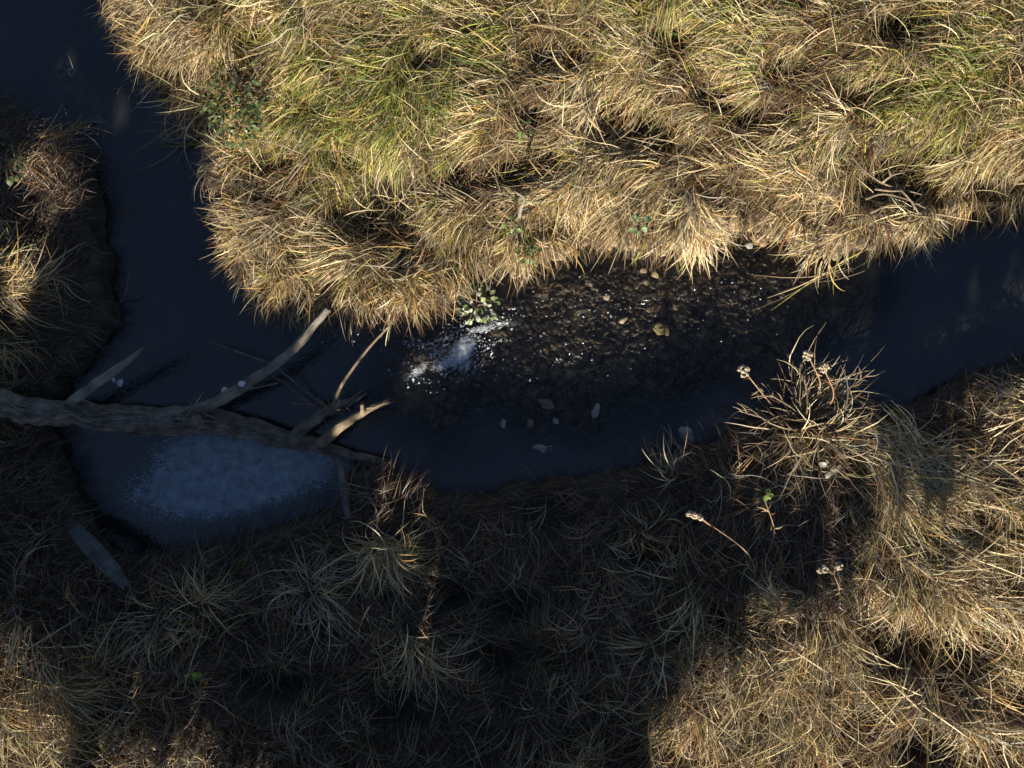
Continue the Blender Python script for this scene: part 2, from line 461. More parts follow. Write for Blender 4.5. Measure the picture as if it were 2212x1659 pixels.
def grow_bank(D_, n_thatch, n_clump, per, Lr, bright, name, label, stray, yr, pal_t, pal_c, thin=1.0, edge=.1, shrink=.5, hang=.85, hue=(1, 1, 1), wild=.32, lay=(.0, .55), jit=.02, where=None):
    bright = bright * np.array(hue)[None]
    """matted thatch, combed-over clumps and stray stalks of one bank, as one ground cover"""
    A = Acc()
    # thatch
    x, y = scatter(n_thatch, D_, .0, yr=yr)
    pit = pit_field(x, y)
    k = rng.random(len(x)) > np.maximum(pit * .92, np.where(bare(x, y, True), .82, 0))
    if where is not None: k &= where(x, y) > rng.random(len(x))
    x, y = x[k], y[k]; N = len(x)
    yaw, ke = edge_yaw(x, y, flow(x, y) + rng.normal(0, .75, N), D_, hang=hang)
    root = np.stack([x, y, Hf(x, y) + rng.uniform(-.01, .05, N)], -1)
    gr = greenness(x, y) if D_ is D_up else np.zeros(N)
    w = np.tile(np.array(pal_t, float), (N, 1)); w[:, 6] += gr * 3; w[:, 7] += gr * 2
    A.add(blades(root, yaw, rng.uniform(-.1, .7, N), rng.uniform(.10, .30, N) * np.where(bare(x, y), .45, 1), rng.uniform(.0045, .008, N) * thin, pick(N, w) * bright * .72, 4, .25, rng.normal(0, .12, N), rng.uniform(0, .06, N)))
    # clumps
    cx, cy = scatter(n_clump, D_, edge, yr=yr)
    pit = pit_field(cx, cy)
    k = rng.random(len(cx)) > np.maximum.reduce([pit * 1.8, .95 * sstep(.58, .42, fbm(cx, cy, .36, 7, 2)), np.where(bare(cx, cy), .85, 0)])
    if where is not None: k &= where(cx, cy) > rng.random(len(cx))
    cx, cy = cx[k], cy[k]; n = len(cx)
    cyaw = flow(cx, cy) + rng.normal(0, wild, n) + (fbm(cx, cy, .45, 1) - .5) * 1.5
    size = rng.lognormal(0, .35, n).clip(.5, 2.0)
    ccol = rng.lognormal(0, .26, n).clip(.45, 1.4)
    ccurl = rng.normal(0, .13, n)
    cgr = np.clip((greenness(cx, cy) if D_ is D_up else rng.random(n) ** 8 * .4) * rng.uniform(.1, 2.0, n), 0, 1.4)
    cmix = rng.dirichlet(np.array(pal_c) * 6 + .02, n)
    cspread = rng.uniform(.07, .30, n); cpitch = rng.uniform(*lay, n)
    cnt = (per * size).astype(int)
    ci = np.repeat(np.arange(n), cnt); N = len(ci)
    rr = rng.normal(0, .036, (N, 2)) * size[ci][:, None]
    x, y = cx[ci] + rr[:, 0], cy[ci] + rr[:, 1]
    yaw = cyaw[ci] + rng.normal(0, 1, N) * cspread[ci] + (rr[:, 0] * -np.sin(cyaw[ci]) + rr[:, 1] * np.cos(cyaw[ci])) * 3
    yaw, ke = edge_yaw(x, y, yaw, D_, hang=hang)
    w = cmix[ci].copy()
    w[:, 6] += cgr[ci] * 1.5; w[:, 7] += cgr[ci] * 1.3; w[:, 3] += cgr[ci] * .15 + ke * .25
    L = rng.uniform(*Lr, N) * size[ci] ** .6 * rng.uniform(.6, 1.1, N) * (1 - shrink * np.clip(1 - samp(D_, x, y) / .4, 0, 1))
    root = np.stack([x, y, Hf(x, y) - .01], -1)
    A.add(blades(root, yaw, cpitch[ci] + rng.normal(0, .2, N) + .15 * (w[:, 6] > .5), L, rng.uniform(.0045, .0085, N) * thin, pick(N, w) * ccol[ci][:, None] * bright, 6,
                 rng.uniform(.16, .34, N), ccurl[ci] + rng.normal(0, .04, N), rng.uniform(.0, .10, N) * size[ci], jitter=jit))
    # stray stalks
    x, y = scatter(stray, D_, .03, yr=yr)
    if where is not None: k = where(x, y) > rng.random(len(x)); x, y = x[k], y[k]
    N = len(x)
    root = np.stack([x, y, Hf(x, y)], -1)
    A.add(blades(root, flow(x, y) + rng.normal(0, 1.0, N), rng.uniform(.1, 1.2, N), rng.uniform(.10, .45, N), rng.uniform(.0045, .008, N), pick(N, [2, 3, 1, .6, .2, .8, .15, .2, 0]) * bright, 6,
                 rng.uniform(.05, .25, N), rng.normal(0, .08, N), rng.uniform(.03, .14, N), jitter=.06))
    if D_ is D_up:
        x, y = scatter(40000, D_, .02, .16, yr=yr); N = len(x)
        lock = fbm(x, y, .16, 2); k = lock > .5; x, y = x[k], y[k]; N = len(x)
        yaw, _ = edge_yaw(x, y, flow(x, y), D_, reach=.6, hang=.95)
        root = np.stack([x, y, Hf(x, y) + .04], -1)
        A.add(blades(root, yaw + rng.normal(0, .5, N) + (fbm(x, y, .2, 5) - .5) * 2.2, rng.uniform(.0, 1.0, N), rng.uniform(.16, .42, N), rng.uniform(.006, .010, N), pick(N, [2, 2, .8, 2, .4, .3, .05, .2, .2]), 7,
                     rng.uniform(.22, .5, N), (fbm(x, y, .25, 3) - .5) * .7 + rng.normal(0, .06, N), 0, jitter=.05))
    if where is not None:
        x, y = scatter(30000, D_, .1, yr=yr); k = where(x, y) > rng.random(len(x)); x, y = x[k][:3400], y[k][:3400]; N = len(x)
        root = np.stack([x, y, Hf(x, y) + rng.uniform(0, .08, N)], -1)
        A.add(blades(root, flow(x, y) + rng.normal(0, .9, N), rng.uniform(.0, .6, N), rng.uniform(.2, .6, N), rng.uniform(.007, .011, N), pick(N, [3, 4, 1, 1, .4, .6, 0, .05, .6]) * 1.1, 5, rng.uniform(.02, .16, N), rng.normal(0, .05, N), rng.uniform(.05, .2, N)))
    if D_ is D_lo and where is None:
        cx, cy = scatter(1500, D_, .12, yr=yr); k = ~bare(cx, cy) | (rng.random(len(cx)) < .3); cx, cy = cx[k], cy[k]
        m = rng.integers(4, 13, len(cx)); ci = np.repeat(np.arange(len(cx)), m); N = len(ci)
        ct = rng.random(len(cx)); base_y = rng.uniform(0, 6.3, len(cx))
        root = np.stack([cx[ci] + rng.normal(0, .02, N), cy[ci] + rng.normal(0, .02, N), Hf(cx[ci], cy[ci]) + .02], -1)
        w = np.where(ct[ci][:, None] < .5, np.array([[2, 3, 1, .3, .2, 3, 0, 0, 0]]), np.array([[2, .6, 1.5, 1, 1, .5, .05, .1, .5]]))
        A.add(blades(root, base_y[ci] + rng.normal(0, 1.0, N), rng.uniform(.2, 1.35, N), rng.uniform(.12, .40, N), rng.uniform(.0045, .008, N), pick(N, w) * .95, 6, rng.uniform(.08, .4, N), rng.normal(0, .18, N), rng.uniform(0, .06, N), jitter=.18))
    o = A.build(name)
    tag(o, label, 'grass', kind='stuff')
    return o

#                         straw pale tan gold brown grey green lime rust
grow_bank(D_up, 100000, 6200, 40, (.13, .37), 1.15, 'dry_grass', 'sunlit matted dry grass with green patches covering the upper bank', 8000, (-.2, 3.9),
          [1.2, .5, 1.4, .6, 3.0, .5, .1, .15, 2.4], [3, 3.6, 1.6, .6, .5, .6, .03, .06, .2])
grow_bank(D_lo, 90000, 3000, 17, (.14, .36), .56, 'shaded_grass', 'dark matted dry grass covering the shaded lower and left bank', 2600, (-4.4, 3.2),  # blade tint lowered on this bank to deepen its shade
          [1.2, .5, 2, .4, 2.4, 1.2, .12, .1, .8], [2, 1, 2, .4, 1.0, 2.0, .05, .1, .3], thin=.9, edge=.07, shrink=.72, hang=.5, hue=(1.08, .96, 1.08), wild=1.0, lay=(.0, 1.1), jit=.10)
def corner(x, y):  # follows the sunlit patches, where the brighter blade tint goes
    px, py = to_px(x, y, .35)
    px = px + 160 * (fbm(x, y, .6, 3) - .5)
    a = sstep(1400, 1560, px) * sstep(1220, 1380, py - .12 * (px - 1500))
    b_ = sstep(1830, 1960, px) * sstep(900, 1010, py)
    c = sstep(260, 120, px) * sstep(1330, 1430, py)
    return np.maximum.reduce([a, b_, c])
grow_bank(D_lo, 30000, 4200, 24, (.22, .58), 1.12, 'straw_grass', 'tall tangled straw coloured grass in the sunlit lower corners', 7000, (-4.4, 0),  # taller dry grass, sunlight put into its brighter tint
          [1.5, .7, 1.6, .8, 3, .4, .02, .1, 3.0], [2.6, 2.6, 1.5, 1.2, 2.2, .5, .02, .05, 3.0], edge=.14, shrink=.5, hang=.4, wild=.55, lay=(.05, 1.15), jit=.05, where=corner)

# ---------------------------------------------------------------- unseen shrubs beyond the frame, shaped to shade the lower half of the place
LIT_PX = [
    [(60, -900), (90, 0), (130, 60), (285, 262), (330, 450), (400, 600), (490, 780), (640, 850), (780, 905), (840, 960), (1000, 1060), (1150, 1150),
     (1450, 1110), (1600, 1080), (1780, 1010), (1880, 900), (1960, 740), (2080, 650), (2230, 610), (2600, 560), (3600, 400), (3600, -900)],
    [(1860, 985), (1900, 1000), (1990, 1000), (2060, 1010), (2110, 940), (2180, 850), (2400, 800), (2600, 800), (3200, 1100), (3200, 2600), (1400, 2600), (1370, 1640), (1400, 1520), (1385, 1420), (1440, 1330),
     (1520, 1300), (1600, 1220), (1700, 1290), (1830, 1275), (1870, 1190), (1830, 1100)],
    [(-1500, 1340), (70, 1345), (150, 1420), (200, 1480), (190, 1550), (290, 1600), (420, 1620), (600, 1620), (680, 1680), (760, 2600), (-1500, 2600)],
]
ZM = .42
lit = [[tuple(P(a, b, ZM)[:2]) for a, b in q] for q in LIT_PX]
# gaps cut in the added crowns to let a beam through to a tall tuft: x, y, z, radius
BEAMS = [(-15, 545, .6, .15), (-5, 650, .6, .13), (-10, 730, .55, .12), (-10, 480, .5, .07), (15, 520, .55, 0.072), (30, 610, .6, 0.121), (20, 690, .55, 0.083), (70, 625, .6, 0.077), (120, 592, .6, 0.088), (10, 770, .5, 0.055), (75, 490, .5, 0.022),
         (835, 1190, .55, .13), (800, 1230, .5, .10), (880, 1220, .5, .09), (800, 1180, .55, 0.072), (850, 1210, .55, 0.094), (800, 1240, .55, 0.066), (885, 1150, .55, 0.044), (910, 1410, .5, .07),
         (930, 1390, .5, .07), (285, 1530, .5, .045), (400, 1590, .5, .045), (790, 885, .4, .15), (735, 925, .3, .10), (760, 800, .4, .07), (730, 850, .35, .07), (750, 920, .35, 0.055), (650, 740, .35, 0.055),
         (2150, 935, .5, .07), (1385, 1130, .4, 0.028), (1600, 1140, .5, 0.066), (1650, 1070, .5, 0.044), (1640, 1190, .5, 0.055), (1800, 1225, .5, 0.055), (1500, 1112, .5, 0.044),
         (1700, 900, .5, .32), (1800, 900, .5, .32), (1745, 960, .5, .30), (1650, 880, .5, .28), (1860, 890, .45, .26), (1750, 830, .5, .3), (1620, 900, .5, .26), (1640, 960, .45, .2), (1750, 1010, .45, .2), (1750, 880, .6, 0.138), (1690, 940, .6, 0.121), (1820, 910, .6, 0.121), (1750, 1000, .5, 0.110), (1610, 800, .75, 0.055), (1760, 780, .75, 0.066), (570, 1385, .4, 0.022), (1250, 1650, .35, 0.066)]

def leaf_quads(c, size, nrm_j=1.0):
    N = len(c)
    a = rng.normal(0, 1, (N, 3)); a /= np.linalg.norm(a, axis=1, keepdims=True)
    b = np.cross(a, rng.normal(0, 1, (N, 3))); b /= np.linalg.norm(b, axis=1, keepdims=True)
    a *= size[:, None]; b *= (size * .55)[:, None]
    V = np.stack([c - a, c - .2 * a + b * .6, c + a, c - .2 * a - b * .6], 1).reshape(-1, 3)
    F = np.arange(N * 4).reshape(N, 4)
    return V, F

def tube_arrays(path, rad, ns=8, rough=0.0, freq=3.0, fine=0.0, seed=0, step=None, jag=0.0, flat=1.0):
    """tapered tube along a path; returns V, F and the along / round attributes"""
    path = np.asarray(path, float); rad = np.asarray(rad, float)
    seg = np.linalg.norm(np.diff(path, axis=0), axis=1); s = np.concatenate([[0], np.cumsum(seg)])
    n = max(2, int(s[-1] / step)) if step else len(path) * 3
    t = np.linspace(0, s[-1], n)
    # smooth (Catmull-like) resampling through a dense cubic
    def interp(v):
        m = np.gradient(v, s) if len(s) > 2 else np.full(len(s), (v[-1] - v[0]) / s[-1])
        i = np.clip(np.searchsorted(s, t, 'right') - 1, 0, len(s) - 2)
        h = s[i + 1] - s[i]; u = (t - s[i]) / h
        return (2 * u ** 3 - 3 * u ** 2 + 1) * v[i] + (u ** 3 - 2 * u ** 2 + u) * h * m[i] + (-2 * u ** 3 + 3 * u ** 2) * v[i + 1] + (u ** 3 - u ** 2) * h * m[i + 1]
    C = np.stack([interp(path[:, k]) for k in range(3)], -1)
    r = np.interp(t, s, rad)
    T = np.gradient(C, axis=0); T /= np.linalg.norm(T, axis=1, keepdims=True)
    ref = np.array([0, 0, 1.0]) if abs(T[:, 2]).mean() < .8 else np.array([0, 1.0, 0])
    B = np.cross(T, ref); B /= np.linalg.norm(B, axis=1, keepdims=True); Nn = np.cross(B, T)
    th = np.linspace(0, 2 * np.pi, ns, endpoint=False)
    tt, tv = np.meshgrid(t, th, indexing='ij')
    k = np.ones_like(tt)
    if rough:
        k += rough * ((fbm(tt * freq + seed * 7.3, np.cos(tv) * .9 + seed, 1, seed % 5) + fbm(tt * freq - seed, np.sin(tv) * .9 + seed * 3, 1, (seed + 2) % 5)) - 1) * 1.6
    if fine:
        rid = np.abs(fbm(np.cos(tv) * 7 + 3 + seed + tt * 3.1, np.sin(tv) * 7 + tt * 4.5, 1, 3, 3) - .5) + .5 * np.abs(fbm(tv * 6 + seed, tt * 9, 1, 6, 2) - .5)
        k += fine * (rid * 4 - .9)
    rr = r[:, None] * k
    if fine:
        C = C + (np.stack([fbm(t, t * 0 + seed, .16, 1), fbm(t, t * 0 + seed, .16, 2), fbm(t, t * 0 + seed,  .2, 4)], -1) - .5) * r[:, None] * .55
    V = C[:, None] + rr[..., None] * (np.cos(tv)[..., None] * B[:, None] + flat * np.sin(tv)[..., None] * Nn[:, None])
    if jag:
        off = jag * (vnoise(th * 2.2 + seed * 5, th * 0 + seed, .5, 2) - .35) * (1 + rng.random(ns))
        for q, wq in ((-1, 1.0), (-2, .6), (-3, .3)): V[q] += T[q] * off[:, None] * wq
    idx = np.arange(n * ns).reshape(n, ns)
    F = np.stack([idx[:-1], np.roll(idx, -1, 1)[:-1], np.roll(idx, -1, 1)[1:], idx[1:]], -1).reshape(-1, 4)
    V = V.reshape(-1, 3)
    caps = []
    for row, cc, dirn in ((0, C[0], 1), (n - 1, C[-1], -1)):
        ci = len(V); V = np.concatenate([V, (cc - (0 if row == 0 else -jag * .1) * T[row])[None]])
        a = idx[row]; b_ = np.roll(a, -1)
        f = np.stack([b_, a, np.full(ns, ci), np.full(ns, ci)], -1)
        caps.append(f if dirn > 0 else f[:, [1, 0, 2, 3]])
    al = np.concatenate([tt.ravel() + seed * 3.1, [0, t[-1]]]); rs = np.concatenate([(np.sin(tv) * r[:, None]).ravel(), [0, 0]]); rc = np.concatenate([(np.cos(tv) * r[:, None]).ravel(), [0, 0]])
    return V, F, np.concatenate(caps)[:, :3], al, rs, rc

def tube(name, path, rad, mat, loc=None, parent=None, **kw):
    V, F, T3, al, rs, rc = tube_arrays(path, rad, **kw)
    # triangles of the caps as quads with a tiny edge are avoided: build through from_pydata
    loc = np.zeros(3) if loc is None else np.asarray(loc, float)
    me = bpy.data.meshes.new(name)
    me.from_pydata((V - loc).tolist(), [], F.tolist() + T3.tolist())
    me.polygons.foreach_set('use_smooth', np.ones(len(me.polygons), bool))
    for n_, v_ in (('along', al), ('round_s', rs), ('round_c', rc)):
        a = me.attributes.new(n_, 'FLOAT', 'POINT'); a.data.foreach_set('value', np.asarray(v_, np.float32))
    me.materials.append(mat); me.update()
    o = bpy.data.objects.new(name, me); scn.collection.objects.link(o)
    if parent is not None:
        base = np.array(parent.location); q = parent.parent
        if q is not None: base = base + np.array(q.location)
        o.parent = parent; o.location = loc - base
    else: o.location = loc
    return o

# crowns: leaves placed only where their shadow should land on the ground
n = 420000
mx = rng.uniform(-9, 8, n); my = rng.uniform(-4.6, 6.0, n)
jit = .11
jx = mx + (fbm(mx, my, .7, 1) - .5) * 1.0 + (fbm(mx, my, .16, 2) - .5) * .42 + rng.normal(0, .13, n)
jy = my + (fbm(mx, my, .7, 5) - .5) * .5 + (fbm(mx, my, .16, 6) - .5) * .5 + rng.normal(0, .16, n)
dark = np.ones(n, bool)
for q in lit: dark &= ~inside(q, jx, jy)
dark &= ~((my > 3.2) & (mx > -6))
dark &= ~((vnoise(mx, my, .13, 4) > .86) & (vnoise(mx, my, .9, 3) > .45) & (my < -.9))
mx, my = mx[dark], my[dark]
ty = rng.uniform(-8.6, -4.3, len(mx))
tpar = (my - ty) / -sun_dir[1]
pos = np.stack([mx + sun_dir[0] * tpar, ty, ZM + sun_dir[2] * tpar], -1)
keep = (tpar > .3) & (pos[:, 2] > .35)
for bx, by, bz, br in BEAMS:
    c = P(bx, by, bz)
    v = pos - c; along = v @ sun_dir
    dist = np.linalg.norm(v - along[:, None] * sun_dir, axis=1)
    keep &= ~((dist < br * (.8 + .4 * rng.random(len(pos)))) & (along > .4))
pos = pos[keep]
M_bush = mat_blade('bush_leaf', .15, .6, .2)
edges = np.arange(-9.6, 9.7, 2.4)
for i in range(len(edges) - 1):
    k = (pos[:, 0] + .35 * np.sin(pos[:, 2] * 3 + i) >= edges[i]) & (pos[:, 0] + .35 * np.sin(pos[:, 2] * 3 + i) < edges[i + 1])
    if k.sum() < 400: continue
    q = pos[k]; hc, he = np.histogram(q[:, 0], 24); cx = .5 * (he[hc.argmax()] + he[hc.argmax() + 1])
    b0 = np.array([cx, -6.6, float(Hf(cx, -6.1))])
    root = empty('willow_shrub', b0)
    tag(root, ['dense leafy willow shrub behind the lower bank, beyond the shaded grass'][0], 'shrub', 'shrubs beyond the lower bank')
    V, F = leaf_quads(q, rng.uniform(.055, .10, len(q)))
    mesh_obj('crown', V, F, M_bush, b0, root, np.repeat(np.array([.05, .045, .025]) * rng.lognormal(0, .2, (len(q), 1)), 4, axis=0))
    ztop = np.percentile(q[:, 2], 90)
    tube('trunk', [b0 + [0, 0, -.1], b0 + [.06, .05, ztop * .4], b0 + [-.05, .1, ztop * .85]], [.10, .07, .02], M_bark, b0, root, ns=10, step=.05, rough=.1, seed=i)
    for j in range(4):
        e = q[rng.integers(len(q))] * [.25, 1, 1] + [cx * .75, 0, 0]; st = b0 + [0, .05, ztop * rng.uniform(.15, .5)]
        tube('limb', [st, (st + e) / 2 + [0, 0, .15], e], [.04, .025, .008], M_bark, b0, root, ns=7, step=.08, seed=j)

# ---------------------------------------------------------------- the fallen tree across the stream
def Q(pts):   # (px, py, z) -> points
    return [P(a, b, c) for a, b, c in pts]
base = P(300, 900, .1)
log = empty('fallen_tree', base)
tag(log, 'fallen grey forked tree lying across the stream from the left bank', 'fallen tree')
trunk = tube('trunk', Q([(-160, 872, .34), (-20, 876, .33), (100, 886, .28), (200, 899, .22), (300, 909, .17), (400, 908, .15), (470, 914, .13), (560, 932, .11), (660, 957, .10), (740, 977, .09), (812, 994, .08)]),
             np.array([23, 25, 26, 26, 28, 31, 26, 21, 17, 12, 6]) * M, M_bark, base, log, ns=64, step=.011, rough=.16, freq=2.5, fine=.25, seed=1, jag=.12)
limb = tube('limb', Q([(330, 896, .18), (410, 890, .21), (462, 871, .24), (520, 838, .28), (575, 803, .31), (625, 764, .34), (658, 730, .36), (682, 697, .38), (708, 668, .40)]),
            np.array([7, 11.5, 11.5, 11, 9.5, 8.8, 8.2, 7.8, 7]) * M, M_grey_wood, base, log, ns=36, step=.010, rough=.14, freq=3.5, fine=.11, seed=2, jag=.03)
tube('knot', Q([(420, 905, .24), (427, 902, .30), (430, 899, .335)]), np.array([12, 9, 4]) * M, M_bark, base, limb, ns=14, step=.01, rough=.3, fine=.1, seed=3)
tube('peeling_bark_strip', Q([(318, 897, .235), (380, 889, .255), (440, 873, .275), (505, 842, .315)]), np.array([3, 6, 5, 2]) * M, M_grey_wood, base, limb, ns=10, step=.012, rough=.25, seed=4, flat=.5)
tube('broken_limb', Q([(150, 872, .26), (190, 842, .32), (235, 808, .37), (270, 783, .40), (302, 759, .43)]), np.array([10.5, 10, 9, 7, 3]) * M, M_grey_wood, base, log, ns=28, step=.010, rough=.16, fine=.10, seed=5, jag=.10)
bl = tube('broken_limb', Q([(690, 958, .15), (712, 939, .23), (745, 915, .30), (785, 891, .34), (826, 873, .37)]), np.array([11, 12, 10.5, 8, 3.5]) * M, M_pale_wood, base, log, ns=28, step=.009, rough=.2, fine=.12, seed=6, jag=.10)
tube('spur', Q([(783, 894, .34), (783, 884, .41), (782, 874, .46)]), np.array([5, 4, 3.5]) * M, M_pale_wood, base, bl, ns=10, step=.01, rough=.2, seed=7, jag=.02)
tube('broken_limb', Q([(640, 938, .10), (670, 912, .16), (715, 882, .19), (770, 860, .2)]), np.array([13, 13, 10, 4]) * M, M_bark, base, log, ns=24, step=.012, rough=.3, fine=.14, seed=8, jag=.08)
for sd, (par, tip, z, dx, dy, nn) in enumerate([(bl, (826, 873), .37, 30, -13, 5), (log.children[-1], (770, 860), .2, 26, -12, 4), (trunk, (812, 994), .08, 26, 5, 5)]):
    for j in range(nn):
        a = rng.uniform(-.5, .5); l = rng.uniform(.5, 1.2)
        e = (tip[0] + l * (dx * math.cos(a) - dy * math.sin(a)) * .8, tip[1] + l * (dx * math.sin(a) + dy * math.cos(a)) * .8)
        o_ = (tip[0] - dx * .9 + rng.normal(0, 4), tip[1] - dy * .9 + rng.normal(0, 4))
        tube('splinter', Q([(*o_, z - .01), ((o_[0] + e[0]) / 2, (o_[1] + e[1]) / 2, z + rng.uniform(0, .02)), (*e, z + rng.uniform(-.02, .03))]), np.array([3.2, 2.4, .5]) * M, M_pale_wood if par is bl else M_grey_wood, base, par if par.parent else log, ns=7, step=.012, rough=.3, seed=j)
for sd, pts in enumerate([[(405, 898, .28), (425, 868, .36), (440, 846, .40)], [(428, 872, .35), (418, 857, .39)], [(600, 827, .28), (560, 836, .28), (530, 842, .31)], [(470, 905, .2), (440, 893, .26), (408, 868, .33)], [(262, 935, .12), (330, 940, .10), (392, 926, .14)]]):
    tube('twig', Q(pts), np.linspace(2.2, 1, len(pts)) * M, M_grey_wood, base, log, ns=6, step=.015, rough=.2, seed=sd)

def stick(name, label, cat, pts, rad, mat=M_pale_wood, group=None, **kw):
    q = Q(pts)
    kk = dict(ns=9, step=.012, rough=.2, freq=5, seed=int(abs(pts[0][0])) % 50); kk.update(kk and kw)
    o = tube(name, q, np.asarray(rad) * M, mat, q[0], None, **kk)
    return tag(o, label, cat, group)
s = stick('dead_stick', 'thin pale bare stick leaning up from the twigs beside the log to the grassy bank', 'stick', [(716, 897, .12), (722, 868, .25), (738, 832, .32), (768, 788, .40), (805, 742, .46), (842, 703, .50)], [4, 4, 3.6, 3.2, 2.6, 1.8])
stick('thin_twig', 'long thin kinked dark twig crossing under the log limb', 'twig', [(455, 738, .06), (480, 747, .12), (535, 768, .2), (575, 783, .24), (620, 812, .2), (660, 846, .12), (705, 880, .08)], [1, 1.3, 1.6, 1.7, 1.8, 2, 2.2], M_bark)
stick('thin_twig', 'short straight twig running right of the log limb into the twig tangle', 'twig', [(585, 810, .2), (612, 826, .16), (650, 858, .1), (700, 890, .08)], [1.2, 1.5, 1.5, 1.8], M_bark)
stick('thin_twig', 'faint curved twig standing in the left arm of the stream', 'twig', [(258, 655, .02), (268, 640, .12), (276, 618, .2), (278, 588, .28)], [1.2, 1.2, 1, .7], M_bark)
stick('grey_branch', 'slim grey branch lying from the log end down into the lower bank', 'branch', [(722, 985, .14), (735, 1010, .24), (742, 1050, .30), (746, 1090, .33), (752, 1120, .34)], [6, 8, 8, 7.5, 5], M_plank)
stick('grey_branch', 'forked bare grey stick poking out of the upper grass', 'branch', [(1122, 470, .52), (1126, 448, .58), (1133, 432, .62), (1110, 412, .66)], [4, 4, 3, 1.2], M_grey_wood)
stick('weathered_plank', 'weathered grey flat pole slanting from the pool edge onto the lower left bank', 'plank', [(132, 1108, .10), (162, 1146, .22), (205, 1192, .31), (246, 1236, .36), (272, 1266, .36)], [12, 17, 19, 17, 9], M_plank, ns=20, flat=.55, fine=0, jag=.05, rough=.12)
# tangle of fine twigs caught behind the broken limb
tt = empty('twig_tangle', P(715, 885, .1)); tag(tt, 'tangle of fine dead twigs caught between the leaning stick and the broken limb', 'twigs')
for i in range(16):
    a = rng.uniform(0, 2 * math.pi); l = rng.uniform(25, 70); c = (712 + rng.normal(0, 14), 884 + rng.normal(0, 12))
    tube('twig', Q([(c[0] - l * .4 * math.cos(a), c[1] + l * .3 * math.sin(a), .10), (c[0], c[1], .2 + rng.random() * .06), (c[0] + l * math.cos(a) * .6, c[1] - l * math.sin(a) * .5, .17 + rng.random() * .12)]), np.array([1.6, 1.5, .7]) * M, M_bark if i % 3 else M_pale_wood, P(715, 885, .1), tt, ns=6, step=.02, rough=.2, seed=i)
# pale dry brush on the upper right bank
wb = empty('dead_brush', P(1945, 425, .45)); tag(wb, 'pale bleached branching dead brush lying on the upper right grass above the stream', 'dead branch')
for pts in [[(1835, 330, .5), (1870, 370, .58), (1905, 395, .6), (1940, 405, .58), (1965, 400, .56)], [(1905, 395, .6), (1925, 380, .64), (1955, 372, .62)], [(1890, 408, .56), (1920, 412, .6), (1955, 412, .58), (1990, 420, .5)], [(1870, 430, .52), (1900, 420, .58), (1950, 428, .56), (2000, 450, .46)],
            [(1940, 405, .58), (1960, 425, .6), (1985, 462, .5)], [(1925, 381, .64), (1918, 362, .66)], [(1880, 460, .5), (1915, 445, .56), (1960, 445, .52)], [(1700, 345, .55), (1720, 375, .6), (1748, 398, .58), (1760, 420, .5)]]:
    tube('twig', Q(pts), np.linspace(2.6, 1.1, len(pts)) * M, M_pale_wood, P(1945, 425, .45), wb, ns=7, step=.02, rough=.2, seed=int(pts[0][0]) % 40)

# ---------------------------------------------------------------- stones
def rock(name, label, cat, px, py, z, sx, sy, sz, rot, mat, seed, group=None, sub=4, ang=.0):
    bm = bmesh.new(); bmesh.ops.create_icosphere(bm, subdivisions=sub, radius=1)
    V = np.array([v.co[:] for v in bm.verts])
    if ang:   # broken faces
        r2 = np.random.default_rng(seed)
        for _ in range(9):
            nrm = r2.normal(0, 1, 3); nrm /= np.linalg.norm(nrm); d = r2.uniform(.55, .8); k = V @ nrm - d
            V = V - np.where(k > 0, k, 0)[:, None] * nrm * ang
    k = 1 + (1.1 if mat is M_foam else .75) * (fbm(V[:, 0] + seed, V[:, 1] + V[:, 2] * .7, .9, seed % 7) - .5) + .12 * (fbm(V[:, 0] + V[:, 2] + seed, V[:, 1] - V[:, 2], .25, 3) - .5)
    V = V * k[:, None] * np.array([sx, sy, sz]) * M
    c, s_ = math.cos(R(rot)), math.sin(R(rot)); V[:, :2] = V[:, :2] @ np.array([[c, s_], [-s_, c]])
    for v, co in zip(bm.verts, V): v.co = co
    for f in bm.faces: f.smooth = True
    me = bpy.data.meshes.new(name); bm.to_mesh(me); bm.free(); me.materials.append(mat)
    o = bpy.data.objects.new(name, me); scn.collection.objects.link(o); o.location = P(px, py, z)
    return tag(o, label, cat, group)
rock('stone', 'large angular ochre stone standing out of the sunlit riffle', 'stone', 1432, 712, .00, 20, 17, 12, -40, M_yellow_stone, 3, ang=1)
rock('stone', 'small brown stone under the overhanging fan tussock, left of a small ochre one', 'stone', 1388, 584, -.008, 10, 8, 6, 20, M_stone, 5, ang=1)
rock('stone', 'small ochre stone under the overhanging fan tussock, touching a small brown one', 'stone', 1416, 592, -.008, 11, 8, 6, -20, M_yellow_stone, 8, ang=.8)
rock('stone', 'pale curved stone showing in the dark water right of middle', 'stone', 1286, 890, -.012, 9, 19, 9, -20, M_pale_stone, 9)
rock('stone', 'round pale grey stone at the shaded lower water edge', 'stone', 1481, 939, .01, 15, 20, 14, 30, M_pale_stone, 12)
rock('stone', 'brownish stone showing in the dark water below the riffle', 'stone', 1180, 872, -.010, 18, 11, 8, -25, M_stone, 14)
rock('stone', 'small pale stone in dark water, leftmost of the little pair', 'stone', 1088, 914, -.008, 6, 10, 6, -15, M_pale_stone, 15)
rock('stone', 'small dull stone in dark water, right of the little pair', 'stone', 1145, 915, -.014, 8, 12, 8, 25, M_stone, 17)
rock('stone', 'tiny pale stone in dark water above the lower bank', 'stone', 1200, 910, -.004, 6, 8, 5, 30, M_pale_stone, 19)
rock('stone', 'flat half sunken stone with froth near the lower bank', 'stone', 1168, 968, -.006, 16, 7, 6, -10, M_pale_stone, 21)
rock('stone', 'small white stone in the shallow water beneath the upper right bank', 'stone', 1618, 530, .02, 8, 7, 6, 0, M_pale_stone, 23)
